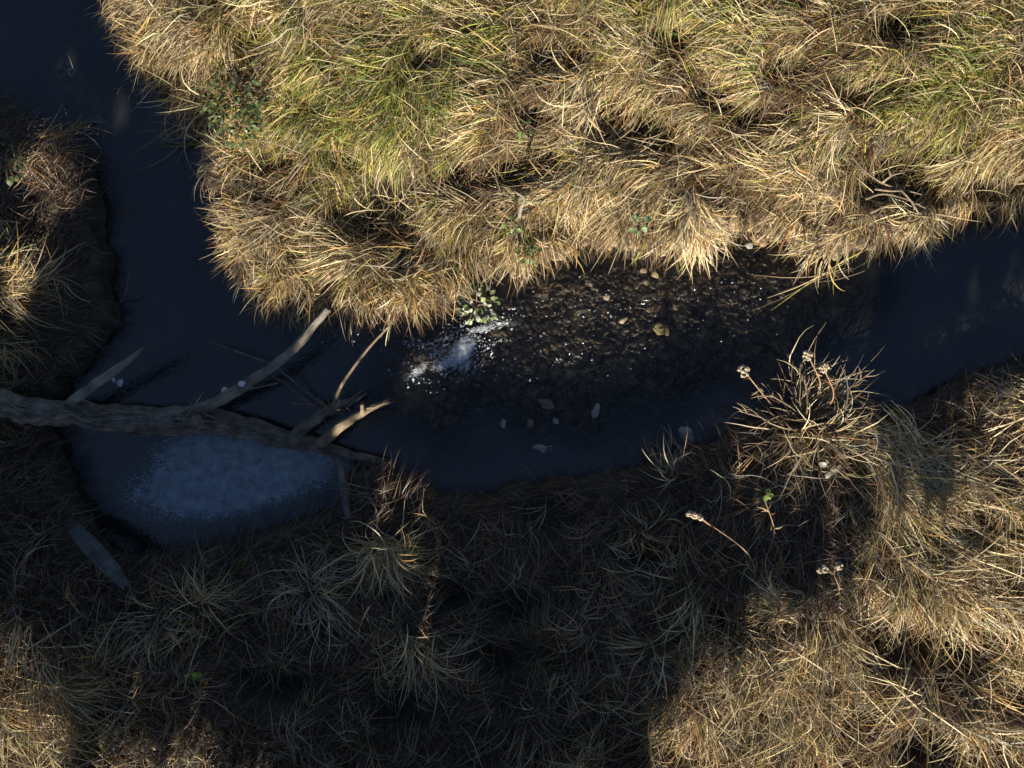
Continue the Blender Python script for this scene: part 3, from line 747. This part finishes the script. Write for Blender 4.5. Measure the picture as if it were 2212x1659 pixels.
rock('stone', 'small brown stone in the riffle, left of and higher than the large ochre stone', 'stone', 1310, 640, -.015, 12, 9, 7, 10, M_stone, 25, ang=1)
rock('stone', 'dull brown stone left of the large ochre stone', 'stone', 1345, 690, -.005, 13, 10, 8, 70, M_stone, 27, ang=.8)
# pebbles of the riffle bed: far too many to count
bm = bmesh.new(); bmesh.ops.create_icosphere(bm, subdivisions=2, radius=1)
IV = np.array([v.co[:] for v in bm.verts]); IF = np.array([[v.index for v in f.verts] for f in bm.faces]); bm.free()
x = rng.uniform(-1.2, 3.0, 17000); y = rng.uniform(-.6, 1.6, 17000)
k = samp(D_rf, x, y) > rng.uniform(-.5, .1, len(x)); x, y = x[k], y[k]
A = []; FF = []; n0 = 0; CC = []
for i in range(len(x)):
    s = rng.lognormal(-3.75, .42); s = min(s, .06)
    V = IV * (1 + .5 * (fbm(IV[:, 0] + i, IV[:, 1] + IV[:, 2], .8, i % 6)[:, None] - .5)) * np.array([1, rng.uniform(.6, 1), rng.uniform(.4, .7)]) * s
    a = rng.uniform(0, 6.3); c, s_ = math.cos(a), math.sin(a); V[:, :2] = V[:, :2] @ np.array([[c, s_], [-s_, c]])
    A.append(V + [x[i], y[i], float(Hf(x[i], y[i])) + .1 * s]); FF.append(IF + n0); n0 += len(IV)
    CC.append(np.repeat((np.array([[.32, .22, .13], [.22, .16, .11], [.40, .29, .17], [.14, .11, .085], [.34, .21, .11]])[rng.integers(5)] * rng.lognormal(-.25, .3))[None], len(IV), 0))
M_peb, nt, b, out = new_mat('riffle_pebble')
at = nnode(nt, 'ShaderNodeAttribute', attribute_name='tint'); tc = nt.nodes.new('ShaderNodeTexCoord')
nz = nnode(nt, 'ShaderNodeTexNoise', Scale=45, Detail=6); nt.links.new(tc.outputs['Object'], nz.inputs['Vector'])
rp = ramp(nt, [(.3, .35), (.7, 1.3)]); nt.links.new(nz.outputs[0], rp.inputs[0])
mm = nnode(nt, 'ShaderNodeMix', data_type='RGBA', blend_type='MULTIPLY'); mm.inputs[0].default_value = 1
nt.links.new(at.outputs['Color'], mm.inputs[6]); nt.links.new(rp.outputs[0], mm.inputs[7]); nt.links.new(mm.outputs[2], b.inputs['Base Color'])
b.inputs['Roughness'].default_value = .6
o = mesh_obj('pebbles', np.concatenate(A), np.concatenate(FF), M_peb, None, None, np.concatenate(CC)); tag(o, 'brown pebbles and cobbles covering the riffle bed', 'pebbles', kind='stuff')

# ---------------------------------------------------------------- froth
def froth_lump(label, px, py, z, r, seed):
    return rock('foam_lump', label, 'foam', px, py, z, r * .8, r * .6, r * .5, seed * 31, M_foam, seed)
froth_lump('white froth lump in the water under the broken left limb', 260, 828, .01, 10, 31)
froth_lump('small froth lump just left of the white lump by the left limb', 246, 822, .006, 6, 33)
froth_lump('white froth lump stuck to the middle of the log limb', 521, 829, .33, 8, 35)
froth_lump('flat brownish froth lump beside the log fork', 484, 843, .22, 10, 37)

def mat_scum():
    m, nt, b, out = new_mat('pool_froth')
    tc = nt.nodes.new('ShaderNodeTexCoord')
    mp = nnode(nt, 'ShaderNodeMapping'); mp.inputs['Rotation'].default_value = (0, 0, R(35)); mp.inputs['Scale'].default_value = (1, 1.9, 1)
    nt.links.new(tc.outputs['Object'], mp.inputs[0])
    v = nnode(nt, 'ShaderNodeTexNoise', Scale=34, Detail=5, Roughness=.62, Distortion=1.6); nt.links.new(mp.outputs[0], v.inputs['Vector'])
    at = nnode(nt, 'ShaderNodeAttribute', attribute_name='cover')
    ad = nnode(nt, 'ShaderNodeMath', operation='ADD'); nt.links.new(v.outputs[0], ad.inputs[0]); nt.links.new(at.outputs['Fac'], ad.inputs[1])
    rp = ramp(nt, [(.0, 0), (1, 1)])
    mr = nnode(nt, 'ShaderNodeMapRange'); mr.inputs['From Min'].default_value = .92; mr.inputs['From Max'].default_value = 1.02
    nt.links.new(ad.outputs[0], mr.inputs['Value'])
    sc = nnode(nt, 'ShaderNodeMath', operation='MULTIPLY'); sc.inputs[1].default_value = .72
    nt.links.new(mr.outputs[0], sc.inputs[0]); nt.links.new(sc.outputs[0], b.inputs['Alpha'])
    n2 = nnode(nt, 'ShaderNodeTexNoise', Scale=11, Detail=9, Roughness=.75); nt.links.new(tc.outputs['Object'], n2.inputs['Vector'])
    r2 = ramp(nt, [(.35, (.17, .22, .26)), (.65, (.42, .50, .57))]); nt.links.new(n2.outputs[0], r2.inputs[0]); nt.links.new(r2.outputs[0], b.inputs['Base Color'])
    b.inputs['Roughness'].default_value = .7
    return m
X, Y, F = sheet(np.arange(-3.7, -1.2, .03), np.arange(-1.6, -.25, .03))
px_, py_ = to_px(X, Y)
cov = .60 * np.exp(-(((px_ - 590) + .2 * (py_ - 1010)) ** 2 / 215 ** 2 + (py_ - 1005) ** 2 / 84 ** 2)) + .34 * np.exp(-((px_ - 420) ** 2 / 110 ** 2 + (py_ - 955) ** 2 / 50 ** 2)) + .10 * np.exp(-((px_ - 650) ** 2 / 90 ** 2 + (py_ - 1010) ** 2 / 50 ** 2)) + .34 * np.exp(-((px_ - 480) ** 2 / 150 ** 2 + (py_ - 1065) ** 2 / 80 ** 2)) + .34 * np.exp(-((px_ - 320) ** 2 / 190 ** 2 + (py_ - 1080) ** 2 / 100 ** 2))
cov = np.clip(cov, 0, .75)
Zs = .006 + .004 * fbm(X, Y, .2, 2)
o = mesh_obj('pool_foam', np.stack([X, Y, Zs], -1), F, mat_scum(), attrs={'cover': cov}); tag(o, 'pale blue flecked froth floating on the still pool below the log', 'foam', kind='stuff')

# broken water: white foam bubbles, and white flecks standing in for sun sparkle
def water_z(x, y):
    px, py = to_px(x, y)
    return .012 + .035 * np.exp(-((px - 985) ** 2 + (py - 765) ** 2) / 50 ** 2)
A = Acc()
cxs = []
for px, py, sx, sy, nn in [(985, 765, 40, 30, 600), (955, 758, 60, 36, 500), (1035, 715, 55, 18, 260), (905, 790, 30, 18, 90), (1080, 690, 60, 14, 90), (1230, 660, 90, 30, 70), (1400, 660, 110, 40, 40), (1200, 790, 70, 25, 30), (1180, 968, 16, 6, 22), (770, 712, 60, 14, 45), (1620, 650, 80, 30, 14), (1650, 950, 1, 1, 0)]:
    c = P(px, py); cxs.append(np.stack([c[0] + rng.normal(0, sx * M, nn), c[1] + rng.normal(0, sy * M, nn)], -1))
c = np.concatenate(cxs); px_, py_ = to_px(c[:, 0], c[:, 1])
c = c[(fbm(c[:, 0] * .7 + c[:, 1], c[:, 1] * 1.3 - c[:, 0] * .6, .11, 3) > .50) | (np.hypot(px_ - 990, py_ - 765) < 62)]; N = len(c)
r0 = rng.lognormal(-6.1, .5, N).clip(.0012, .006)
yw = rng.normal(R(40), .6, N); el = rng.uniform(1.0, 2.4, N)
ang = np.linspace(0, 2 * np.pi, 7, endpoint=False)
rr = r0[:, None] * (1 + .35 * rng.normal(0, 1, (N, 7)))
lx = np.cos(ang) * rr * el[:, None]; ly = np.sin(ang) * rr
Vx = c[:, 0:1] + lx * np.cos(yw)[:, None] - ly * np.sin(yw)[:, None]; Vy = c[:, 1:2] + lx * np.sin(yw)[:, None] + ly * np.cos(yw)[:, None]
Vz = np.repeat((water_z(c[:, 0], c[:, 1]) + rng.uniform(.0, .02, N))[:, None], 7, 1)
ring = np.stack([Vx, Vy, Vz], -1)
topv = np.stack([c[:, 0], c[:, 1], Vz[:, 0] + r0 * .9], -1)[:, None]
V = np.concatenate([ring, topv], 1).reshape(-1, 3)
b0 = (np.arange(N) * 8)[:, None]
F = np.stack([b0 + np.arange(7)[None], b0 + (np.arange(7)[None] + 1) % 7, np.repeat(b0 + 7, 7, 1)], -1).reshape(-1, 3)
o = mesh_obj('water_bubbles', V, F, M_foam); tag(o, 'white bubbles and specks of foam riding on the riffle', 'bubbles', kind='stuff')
def mat_splash():
    m, nt, b, out = new_mat('splash')
    tc = nt.nodes.new('ShaderNodeTexCoord')
    mp = nnode(nt, 'ShaderNodeMapping'); mp.inputs['Rotation'].default_value = (0, 0, R(-50)); mp.inputs['Scale'].default_value = (1, 2.4, 1)
    nt.links.new(tc.outputs['Object'], mp.inputs[0])
    v = nnode(nt, 'ShaderNodeTexNoise', Scale=44, Detail=5, Roughness=.65, Distortion=1.2); nt.links.new(mp.outputs[0], v.inputs['Vector'])
    at = nnode(nt, 'ShaderNodeAttribute', attribute_name='cover')
    ad = nnode(nt, 'ShaderNodeMath', operation='ADD'); nt.links.new(v.outputs[0], ad.inputs[0]); nt.links.new(at.outputs['Fac'], ad.inputs[1])
    mr = nnode(nt, 'ShaderNodeMapRange'); mr.inputs['From Min'].default_value = .98; mr.inputs['From Max'].default_value = 1.14
    nt.links.new(ad.outputs[0], mr.inputs['Value']); nt.links.new(mr.outputs[0], b.inputs['Alpha'])
    b.inputs['Base Color'].default_value = (.72, .76, .80, 1); b.inputs['Roughness'].default_value = .3
    bp = nnode(nt, 'ShaderNodeBump', Strength=1.0, Distance=.02); nt.links.new(v.outputs[0], bp.inputs['Height']); nt.links.new(bp.outputs[0], b.inputs['Normal'])
    return m
c = P(985, 765)
X, Y, F = sheet(np.arange(c[0] - .62, c[0] + .5, .010), np.arange(c[1] - .32, c[1] + .40, .010))
px_, py_ = to_px(X, Y)
cov = np.maximum.reduce([k * np.exp(-(((px_ - a) * math.cos(R(t)) + (py_ - b_) * math.sin(R(t))) ** 2 / sx ** 2 + (-(px_ - a) * math.sin(R(t)) + (py_ - b_) * math.cos(R(t))) ** 2 / sy ** 2))
    for a, b_, sx, sy, t, k in [(1000, 758, 54, 32, -55, .80), (965, 785, 56, 22, -25, .66), (930, 765, 80, 22, -20, .48), (1040, 712, 60, 14, -10, .62), (960, 720, 34, 12, 40, .45), (905, 800, 60, 22, -35, .56), (1085, 700, 70, 13, 0, .56), (900, 745, 60, 12, 10, .5), (1010, 790, 30, 16, -70, .6), (1060, 745, 50, 12, -15, .48)]])
Zs = water_z(X, Y) + .010 + .030 * (fbm(X + Y, Y - X, .06, 3) - .3) * np.clip(cov * 1.5, 0, 1)
o = mesh_obj('white_water', np.stack([X, Y, Zs], -1), F, mat_splash(), attrs={'cover': cov}); tag(o, 'white splashing water where the riffle drops into the pool', 'white water', kind='stuff')

# ---------------------------------------------------------------- single tussocks and plants
def tussock(label, px, py, n, L, cols, pitch=(.5, 1.2), yaw=None, spread=math.pi, grav=(.12, .3), W=(.006, .010), r=.05, bright=1.0, z=None, name='grass_tussock', cat='grass tuft', group=None, lift=(.0, .1), jit=.04, curl=.12, sub=10):
    c = P(px, py, .35)
    if z is None: z = float(Hf(c[0], c[1]))
    c = P(px, py, z)
    a = rng.uniform(0, 2 * math.pi, n); q = np.sqrt(rng.random(n)) * r
    root = np.stack([c[0] + q * np.cos(a), c[1] + q * np.sin(a), np.full(n, z - .01)], -1)
    g_ = rng.integers(0, sub, n)
    ga = rng.uniform(0, 2 * math.pi, sub); gq = np.sqrt(rng.random(sub)) * (r * .9 + L[1] * .16)
    root[:, 0] += (gq * np.cos(ga))[g_]; root[:, 1] += (gq * np.sin(ga))[g_]
    root[:, 2] = np.maximum(z - .01, Hf(root[:, 0], root[:, 1])) + rng.uniform(-.02, .02, n)
    gy_ = rng.uniform(-1.5, 1.5, sub); gp = rng.normal(0, .22, sub); gc = rng.normal(0, .12, sub); gb = rng.lognormal(0, .22, sub)
    y = np.where(rng.random(n) < .85, ga[g_] * 1.0 + gy_[g_] + rng.normal(0, .55, n), a + rng.normal(0, .6, n)) if yaw is None else R(yaw) + gy_[g_] * min(spread, .6) * .7 + rng.normal(0, 1, n) * spread * .8
    A = Acc()
    A.add(blades(root, y, rng.uniform(*pitch, n) + gp[g_], rng.uniform(*L, n) * rng.uniform(.6, 1.05, n), rng.uniform(*W, n), pick(n, cols) * bright * gb[g_][:, None], 7, rng.uniform(*grav, n), gc[g_] + rng.normal(0, curl, n), rng.uniform(*lift, n), jitter=jit))
    o = A.build(name, loc=c)
    return tag(o, label, cat, group)
DRY = [3, 2, 1.5, 1, .6, .6, .1, .2, .2]; GLD = [2.5, 1, .8, 3, .5, .1, .05, .4, .2]; PLE = [2, 4, 1, .5, .2, .8, .05, .1, 0]; DRK = [1, .4, 2, .4, 2, 2, .1, .1, .4]; YEL = [2.5, 1.8, .5, 1.8, .3, .2, .1, .3, 0]
GE = 'tussocks hanging over the edge of the sunlit bank'
for a in [('bright fan shaped tussock spreading down over the shallow water beneath the upper bank', 1480, 450, 420, (.36, .56), PLE, (.25, .75), 264, .40, (.10, .25), (.007, .011), .06, 1.2),
          ('tawny tussock overhanging the water left of the fan shaped tussock', 1125, 510, 230, (.2, .42), DRY, (.1, .6), 268, .5),
          ('golden curly tussock at the lowest point of the sunlit bank, above the thin pale stick', 880, 600, 380, (.2, .36), GLD, (.3, 1.1), 275, .8),
          ('golden tussock at the lower left corner of the sunlit bank', 630, 590, 380, (.2, .38), GLD, (.3, 1.1), 255, .7),
          ('rounded tan tussock on the left edge of the sunlit bank below the notch', 545, 510, 330, (.2, .4), DRY, (.3, 1.0), 215, .6),
          ('small tan tussock just below the notch in the left bank edge', 510, 345, 160, (.2, .4), DRY, (.3, .9), 195, .45),
          ('few long drooping blades hanging from the notch in the left bank edge', 452, 268, 34, (.4, .62), YEL, (.2, .7), 205, .35),
          ('straw tussock spilling over the left bank edge near the top of the picture', 355, 105, 230, (.2, .4), GLD, (.3, .9), 215, .5),
          ('straw tussock leaning to the right over the right hand water', 1990, 455, 260, (.2, .45), PLE, (.2, .7), 245, .5),
          ('long pale blades combed over the shallow water left of the right hand pool', 1820, 490, 170, (.3, .6), PLE, (.2, .6), 205, .25)]:
    tussock(*a, group=GE)
tussock('long single straw stalks reaching out over the riffle from the right bank', 1860, 540, 9, (.7, 1.0), PLE, (.1, .4), 205, .12, (.02, .08), (.005, .008), .06, group=None, z=.25)
tussock('leafy tuft of pale blades on the crest of the bright bank', 1240, 150, 60, (.3, .5), PLE, (.4, 1.0), 235, .5)
tussock('locks of pale grass falling in one wave on the upper middle bank', 1270, 180, 190, (.35, .55), PLE, (.3, .6), 245, .22)
tussock('broad combed lock of straw grass sweeping down left above the riffle', 1330, 320, 420, (.45, .75), DRY, (.1, .5), 225, .25, r=.2)
tussock('bright cream lock of grass sweeping left in the right part of the sunlit bank', 1760, 290, 260, (.4, .65), PLE, (.1, .5), 222, .22, r=.1)
tussock('dark green tuft of long blades in the upper left of the sunlit bank', 900, 190, 110, (.4, .6), [.3, .1, .2, .3, .2, 0, 5, 1.5, 0], (.5, 1.2), 250, .6, r=.14)
tussock('yellow green tuft beside the dark green tuft', 780, 240, 120, (.35, .6), [1, .1, .2, 1.2, .2, 0, 3, 2.5, 0], (.4, 1.1), 245, .6, r=.18)
tussock('green tuft near the right edge of the sunlit bank', 2080, 170, 60, (.3, .5), [.3, .1, .1, .2, 0, 0, 5, 2, 0], (.6, 1.2), 210, .9, r=.1)
GS = 'tall tufts standing out of the shaded bank'
for a in [('sun caught tuft at the left edge of the picture with long arching blades', 5, 620, 190, (.3, .58), YEL, (.4, 1.1), 10, .9),
          ('sun caught tuft arching to the right near the left bank edge', 105, 615, 26, (.35, .55), YEL, (.5, 1.0), 25, .35),
          ('pale curled tuft on the left edge lower than the arching tufts', -5, 745, 130, (.2, .42), YEL, (.4, 1.1), 0, .8),
          ('short tuft of pale blades reaching out over the left arm of the stream', 195, 350, 14, (.35, .5), YEL, (.3, .6), 8, .12),
          ('drooping dark tuft at the tip of the left bank', 200, 310, 60, (.3, .6), DRK, (.2, .8), 35, .35),
          ('wiry tuft with sunlit tips left of bottom centre below the pool', 440, 1325, 120, (.3, .62), YEL, (.5, 1.3), None, 0),
          ('dull rounded tuft beside the wiry tuft, nearer the left', 340, 1335, 110, (.25, .5), DRK, (.5, 1.3), None, 0),
          ('large dry tuft with golden lower blades right of the log end', 835, 1190, 260, (.3, .6), YEL, (.5, 1.3), 275, 1.3),
          ('grey wiry tuft lying between the pool and the large dry tuft', 670, 1280, 130, (.3, .6), [1, 2, 1, 0, .4, 4, .1, 0, 0], (.4, 1.2), None, 0),
          ('lone fan of fine dry blades in the dark lower bank', 905, 1385, 120, (.3, .6), DRY, (.2, 1.2), 275, .7),
          ('sparse golden sprig near the bottom left', 400, 1585, 22, (.3, .55), YEL, (.4, 1.1), 280, .9),
          ('thin arching sprig at the bottom left beside the sparse golden sprig', 272, 1555, 18, (.3, .55), YEL, (.4, 1.1), 270, .9),
          ('spiky golden star of long blades near the right edge', 2150, 935, 24, (.4, .65), GLD, (.3, .9), 40, 1.6),
          ('small pale tuft at the right edge above the golden star', 2215, 870, 60, (.3, .5), PLE, (.4, 1.0), 180, .6),
          ('short upright rusty tuft in the middle of the dark bank', 1385, 1145, 34, (.2, .35), GLD, (.8, 1.4), None, 0),
          ('bleached tuft leaning over the lower water edge', 1420, 990, 46, (.25, .5), [0, 3, 1, 0, .3, 3, 0, 0, 0], (.4, 1.3), 110, 1.2),
          ('straw tuft of stiff blades low in the sunlit right corner', 1710, 1315, 90, (.3, .5), PLE, (.2, .6), 165, .25),
          ('dry tuft at the bottom of the picture right of centre', 1275, 1650, 80, (.25, .45), DRY, (.4, 1.2), None, 0)]:
    tussock(*a, group=GS)
tussock('long combed swath of straw running down right behind the dried flower tussock', 1900, 960, 330, (.5, .9), DRY, (.1, .45), 318, .16, (.05, .15), r=.16)
tussock('second swath of straw running down right nearer the right edge', 2010, 1090, 300, (.5, .9), DRY, (.1, .45), 322, .2, (.05, .15), r=.22)
tussock('swath of straw at the right edge pointing down right', 2110, 1240, 300, (.5, .9), DRY, (.1, .45), 328, .2, (.05, .15), r=.25)
tussock('pale broad swath of straw lying at the bottom right', 1680, 1490, 420, (.35, .6), PLE, (.1, .6), 262, .3, (.05, .2), r=.28)
tussock('flat mat of rusty brown straw in the sunlit right corner', 1620, 1400, 380, (.25, .45), [1, .6, 1.5, .4, 2, .4, 0, 0, 2.5], (.1, .7), 220, 1.2, (.05, .2), r=.25)
# the big sunlit tussock at the lower water edge and the dried flowers in it
bt = tussock('big bristling sunlit tussock of dry stalks on the lower bank above the dark water', 1735, 905, 290, (.22, .58), [2.5, 4, 1.0, .6, .5, .8, .05, .1, .3], (.1, 1.1), None, 0, (.03, .16), r=.17, jit=.035, curl=.05, sub=22, lift=(.08, .34), W=(.0055, .010))
bc = np.array(bt.location)
for k in range(26):
    a = rng.uniform(0, 2 * math.pi) if k % 2 else rng.uniform(2.4, 3.9); l = rng.uniform(.35, .66); zt = rng.uniform(.12, .42)
    p0 = bc + np.array([rng.normal(0, .07), rng.normal(0, .06), .02]); p2 = bc + np.array([l * math.cos(a), l * .85 * math.sin(a), zt]); p1 = (p0 + p2) / 2 + np.array([rng.normal(0, .03), rng.normal(0, .03), .07])
    tw = tube('twig', [p0, p1, p2], np.array([2.2, 1.8, 1.0]) * M, M_pale_wood, p0, None, ns=6, step=.02, rough=.2, seed=k)
    tw.parent = bt; tw.location = Vector(p0 - bc)
    for q_ in range(rng.integers(2, 5)):
        u = rng.uniform(.45, .95); st = p1 + (p2 - p1) * (u - .45) / .55; b_ = a + rng.choice([-1, 1]) * rng.uniform(.4, .9); l2 = rng.uniform(.06, .16)
        V_, F_, T_, *_r = tube_arrays([st, st + np.array([l2 * .5 * math.cos(b_), l2 * .5 * math.sin(b_), .02]), st + np.array([l2 * math.cos(b_ + .2), l2 * math.sin(b_ + .2), .02])], np.array([1.4, 1.1, .6]) * M, ns=5, step=.02)
        me = bpy.data.meshes.new('side_twig'); me.from_pydata((V_ - st).tolist(), [], F_.tolist() + T_.tolist()); me.materials.append(M_pale_wood)
        so = bpy.data.objects.new('side_twig', me); scn.collection.objects.link(so); so.parent = tw; so.location = Vector(st - p0)
tussock('spray of stiff stalks pointing down below the bristling tussock', 1745, 970, 46, (.22, .36), PLE, (.3, .8), 268, .5, (.03, .12), r=.12)

def dry_flower(label, base_px, tip_px, bend, heads, leaf_n=5, col=STRAW, zt=.75):
    b = P(*base_px, float(Hf(*P(*base_px, .35)[:2])))
    root = empty('dried_flower', b); tag(root, label, 'dried flower', None)
    t = P(*tip_px, zt); mid = (b + t) / 2 + np.array([bend * M, 0, .10])
    tube('stem', [b, mid, t], np.array([1.6, 1.4, 1.1]) * M, M_stem, b, root, ns=7, step=.02, rough=.15, seed=int(tip_px[0]) % 40)
    for hx, hy, hr in heads:
        c = P(hx, hy, zt + .02); N = int(55 * (hr / 12) ** 2) + 12
        a = rng.uniform(0, 6.3, N); q = np.sqrt(rng.random(N)) * hr * M
        pts = np.stack([c[0] + q * np.cos(a), c[1] + q * np.sin(a), c[2] + .02 * (1 - (q / (hr * M)) ** 2) + rng.normal(0, .006, N)], -1)
        s = rng.uniform(.006, .011, N)
        V = (IV[None] * s[:, None, None] * np.array([1, 1, .7]) + pts[:, None]).reshape(-1, 3)
        F = (IF[None] + (np.arange(N) * len(IV))[:, None, None]).reshape(-1, 3)
        C = np.repeat(np.array([.45, .36, .24]) * rng.lognormal(0, .25, (N, 1)), len(IV), 0)
        h = mesh_obj('flower_head', V, F, M_leaf, c, root, C, smooth=False)
        if np.linalg.norm(c - t) > .03:
            tube('flower_stalk', [t - (t - mid) * .25, (t + c) / 2 + [0, 0, .0], c - [0, 0, .01]], np.array([1.6, 1.3, 1.1]) * M, M_stem, b, root, ns=6, step=.02)
        else:
            pass
    if leaf_n:
        A = Acc(); u = rng.uniform(.15, .85, leaf_n)[:, None]
        pts = np.where(u < .5, b + (mid - b) * u * 2, mid + (t - mid) * (u - .5) * 2)
        A.add(blades(pts, rng.uniform(0, 6.3, leaf_n), rng.uniform(-.2, .6, leaf_n), rng.uniform(.05, .10, leaf_n), .010, pick(leaf_n, [1, 0, 2, .5, 2, 0, 0, 0, 2]), 4, .4, .2))
        A.build('dry_leaves', loc=b, parent=root)
    return root
M_stem = mat_noise('dry_stem', [(.3, (.17, .09, .055)), (.6, (.30, .19, .11)), (.8, (.42, .32, .2))], 30, bump=.3)
dry_flower('dried flower head leaning left out of the bristling tussock, leftmost', (1690, 900), (1608, 802), -10, [(1606, 801, 11)])
dry_flower('dried flower head standing highest above the bristling tussock', (1745, 880), (1747, 770), 14, [(1744, 768, 9)])
dry_flower('round dried flower head right of the highest one above the tussock', (1770, 900), (1779, 795), 14, [(1779, 794, 9)])
dry_flower('long bent brown stalk with pale seed heads left of it in the dark bank', (1635, 1260), (1510, 1116), 30, [(1490, 1110, 6), (1500, 1114, 6), (1512, 1118, 5)], 6, zt=.62)
dry_flower('dried stalk with two clusters of pale round heads at the shade edge', (1795, 1290), (1797, 1232), 4, [(1780, 1229, 8), (1770, 1232, 5), (1812, 1223, 7)], 4, zt=.6)
dry_flower('upright reddish stalk with green top in the dark bank right of centre', (1660, 1190), (1650, 1075), 6, [], 9, zt=.6)
# leafy plants
def leafy(name, label, cat, px, py, z, n, r, size, cols, rise=.08, cupped=.3):
    c = P(px, py, z); root = empty(name, c); tag(root, label, cat)
    a = rng.uniform(0, 6.3, n); q = np.sqrt(rng.random(n)) * r
    u = np.linspace(0, 1, 6); prof = np.sin(np.pi * np.clip(u * .93 + .05, 0, 1)) ** .7
    V, F, C = [], [], []
    k = 0
    for i in range(n):
        L = rng.uniform(*size); w = L * rng.uniform(.3, .42); yw = a[i] + rng.normal(0, .6); pt = rng.uniform(-.3, .5)
        o = c + np.array([q[i] * math.cos(a[i]), q[i] * math.sin(a[i]), rng.uniform(0, rise)])
        f = np.array([math.cos(yw) * math.cos(pt), math.sin(yw) * math.cos(pt), math.sin(pt)]); sd = np.array([-math.sin(yw), math.cos(yw), rng.normal(0, .3)])
        rows = []
        for uu, pp in zip(u, prof):
            m_ = o + f * L * uu + np.array([0, 0, -.35 * L * uu ** 2])
            rows.append([m_ - sd * w * pp + [0, 0, cupped * w * pp], m_, m_ + sd * w * pp + [0, 0, cupped * w * pp]])
        V.append(np.array(rows).reshape(-1, 3))
        for j in range(5):
            for e in range(2): F.append([k + j * 3 + e, k + j * 3 + e + 1, k + j * 3 + e + 4, k + j * 3 + e + 3])
        k += 18; C.append(np.repeat((np.array(cols)[rng.integers(len(cols))] * rng.lognormal(0, .2))[None], 18, 0))
    mesh_obj('leaves', np.concatenate(V), np.array(F), M_leaf, c, root, np.concatenate(C))
    for i in range(min(n, 7)):
        e = c + np.array([q[i] * math.cos(a[i]), q[i] * math.sin(a[i]), rise * .6]); tube('stem', [c - [0, 0, .03], (c + e) / 2 + [0, 0, .02], e], [.004, .003, .002], M_stem, c, root, ns=6, step=.02)
    return root
GRD = [(.085, .115, .04), (.11, .14, .055), (.07, .09, .035)]
GR = [(.12, .20, .05), (.18, .26, .07), (.09, .15, .05), (.30, .36, .12)]
leafy('water_plant', 'broad leaved green plant with pale leaves at the water edge beside the white water', 'water plant', 1030, 660, .06, 60, .15, (.022, .055), [(.16, .21, .07), (.26, .30, .13), (.42, .44, .30), (.5, .5, .42), (.11, .15, .05)], .10)
leafy('water_plant', 'trailing leafy plant climbing the bank above the broad leaved one', 'water plant', 985, 615, .16, 26, .12, (.02, .05), GRD, .10)
leafy('broadleaf_weed', 'pale green leafy weed on the bank above the fan shaped tussock', 'weed', 1378, 485, .38, 12, .06, (.03, .06), [(.16, .24, .11), (.22, .30, .15)], .08)
leafy('broadleaf_weed', 'small green leafy weed in the middle of the sunlit bank', 'weed', 1105, 490, .45, 12, .05, (.02, .045), GR, .06)
leafy('broadleaf_weed', 'small leafy weed in a dark hollow of the sunlit bank', 'weed', 1130, 285, .42, 14, .07, (.02, .045), GR, .06)
leafy('broadleaf_weed', 'feathery green weed running down the left side of the sunlit bank', 'weed', 505, 225, .42, 110, .22, (.02, .045), GRD, .10)
leafy('broadleaf_weed', 'second feathery green weed below the first on the left of the sunlit bank', 'weed', 520, 275, .42, 70, .16, (.02, .045), GRD, .10)
leafy('broadleaf_weed', 'tiny bright green sprig on top of the reddish stalk', 'weed', 1655, 1068, .6, 5, .02, (.03, .05), [(.16, .24, .05)], .04)
leafy('broadleaf_weed', 'tiny bright green shoot low in the dark left bank', 'weed', 417, 1455, .45, 4, .02, (.04, .06), [(.2, .34, .05)], .03)
leafy('broadleaf_weed', 'dark green weed at the far left edge of the shaded bank', 'weed', 20, 355, .36, 30, .14, (.02, .05), GRD, .06)
leafy('broadleaf_weed', 'small green weed under the tawny overhanging tussock', 'weed', 1140, 548, .30, 14, .07, (.025, .05), GR, .06)
leafy('dead_leaf_clump', 'pale crumpled dead leaves at the foot of the bristling tussock', 'dead leaves', 1790, 1008, .42, 9, .05, (.03, .06), [(.24, .20, .15), (.2, .17, .13)], .05)
leafy('dead_leaf_clump', 'pale fluffy seed clump in the dark bank at bottom right of centre', 'dead leaves', 1808, 1660, .3, 1, .01, (.03, .04), [(.4, .33, .2)], .02)
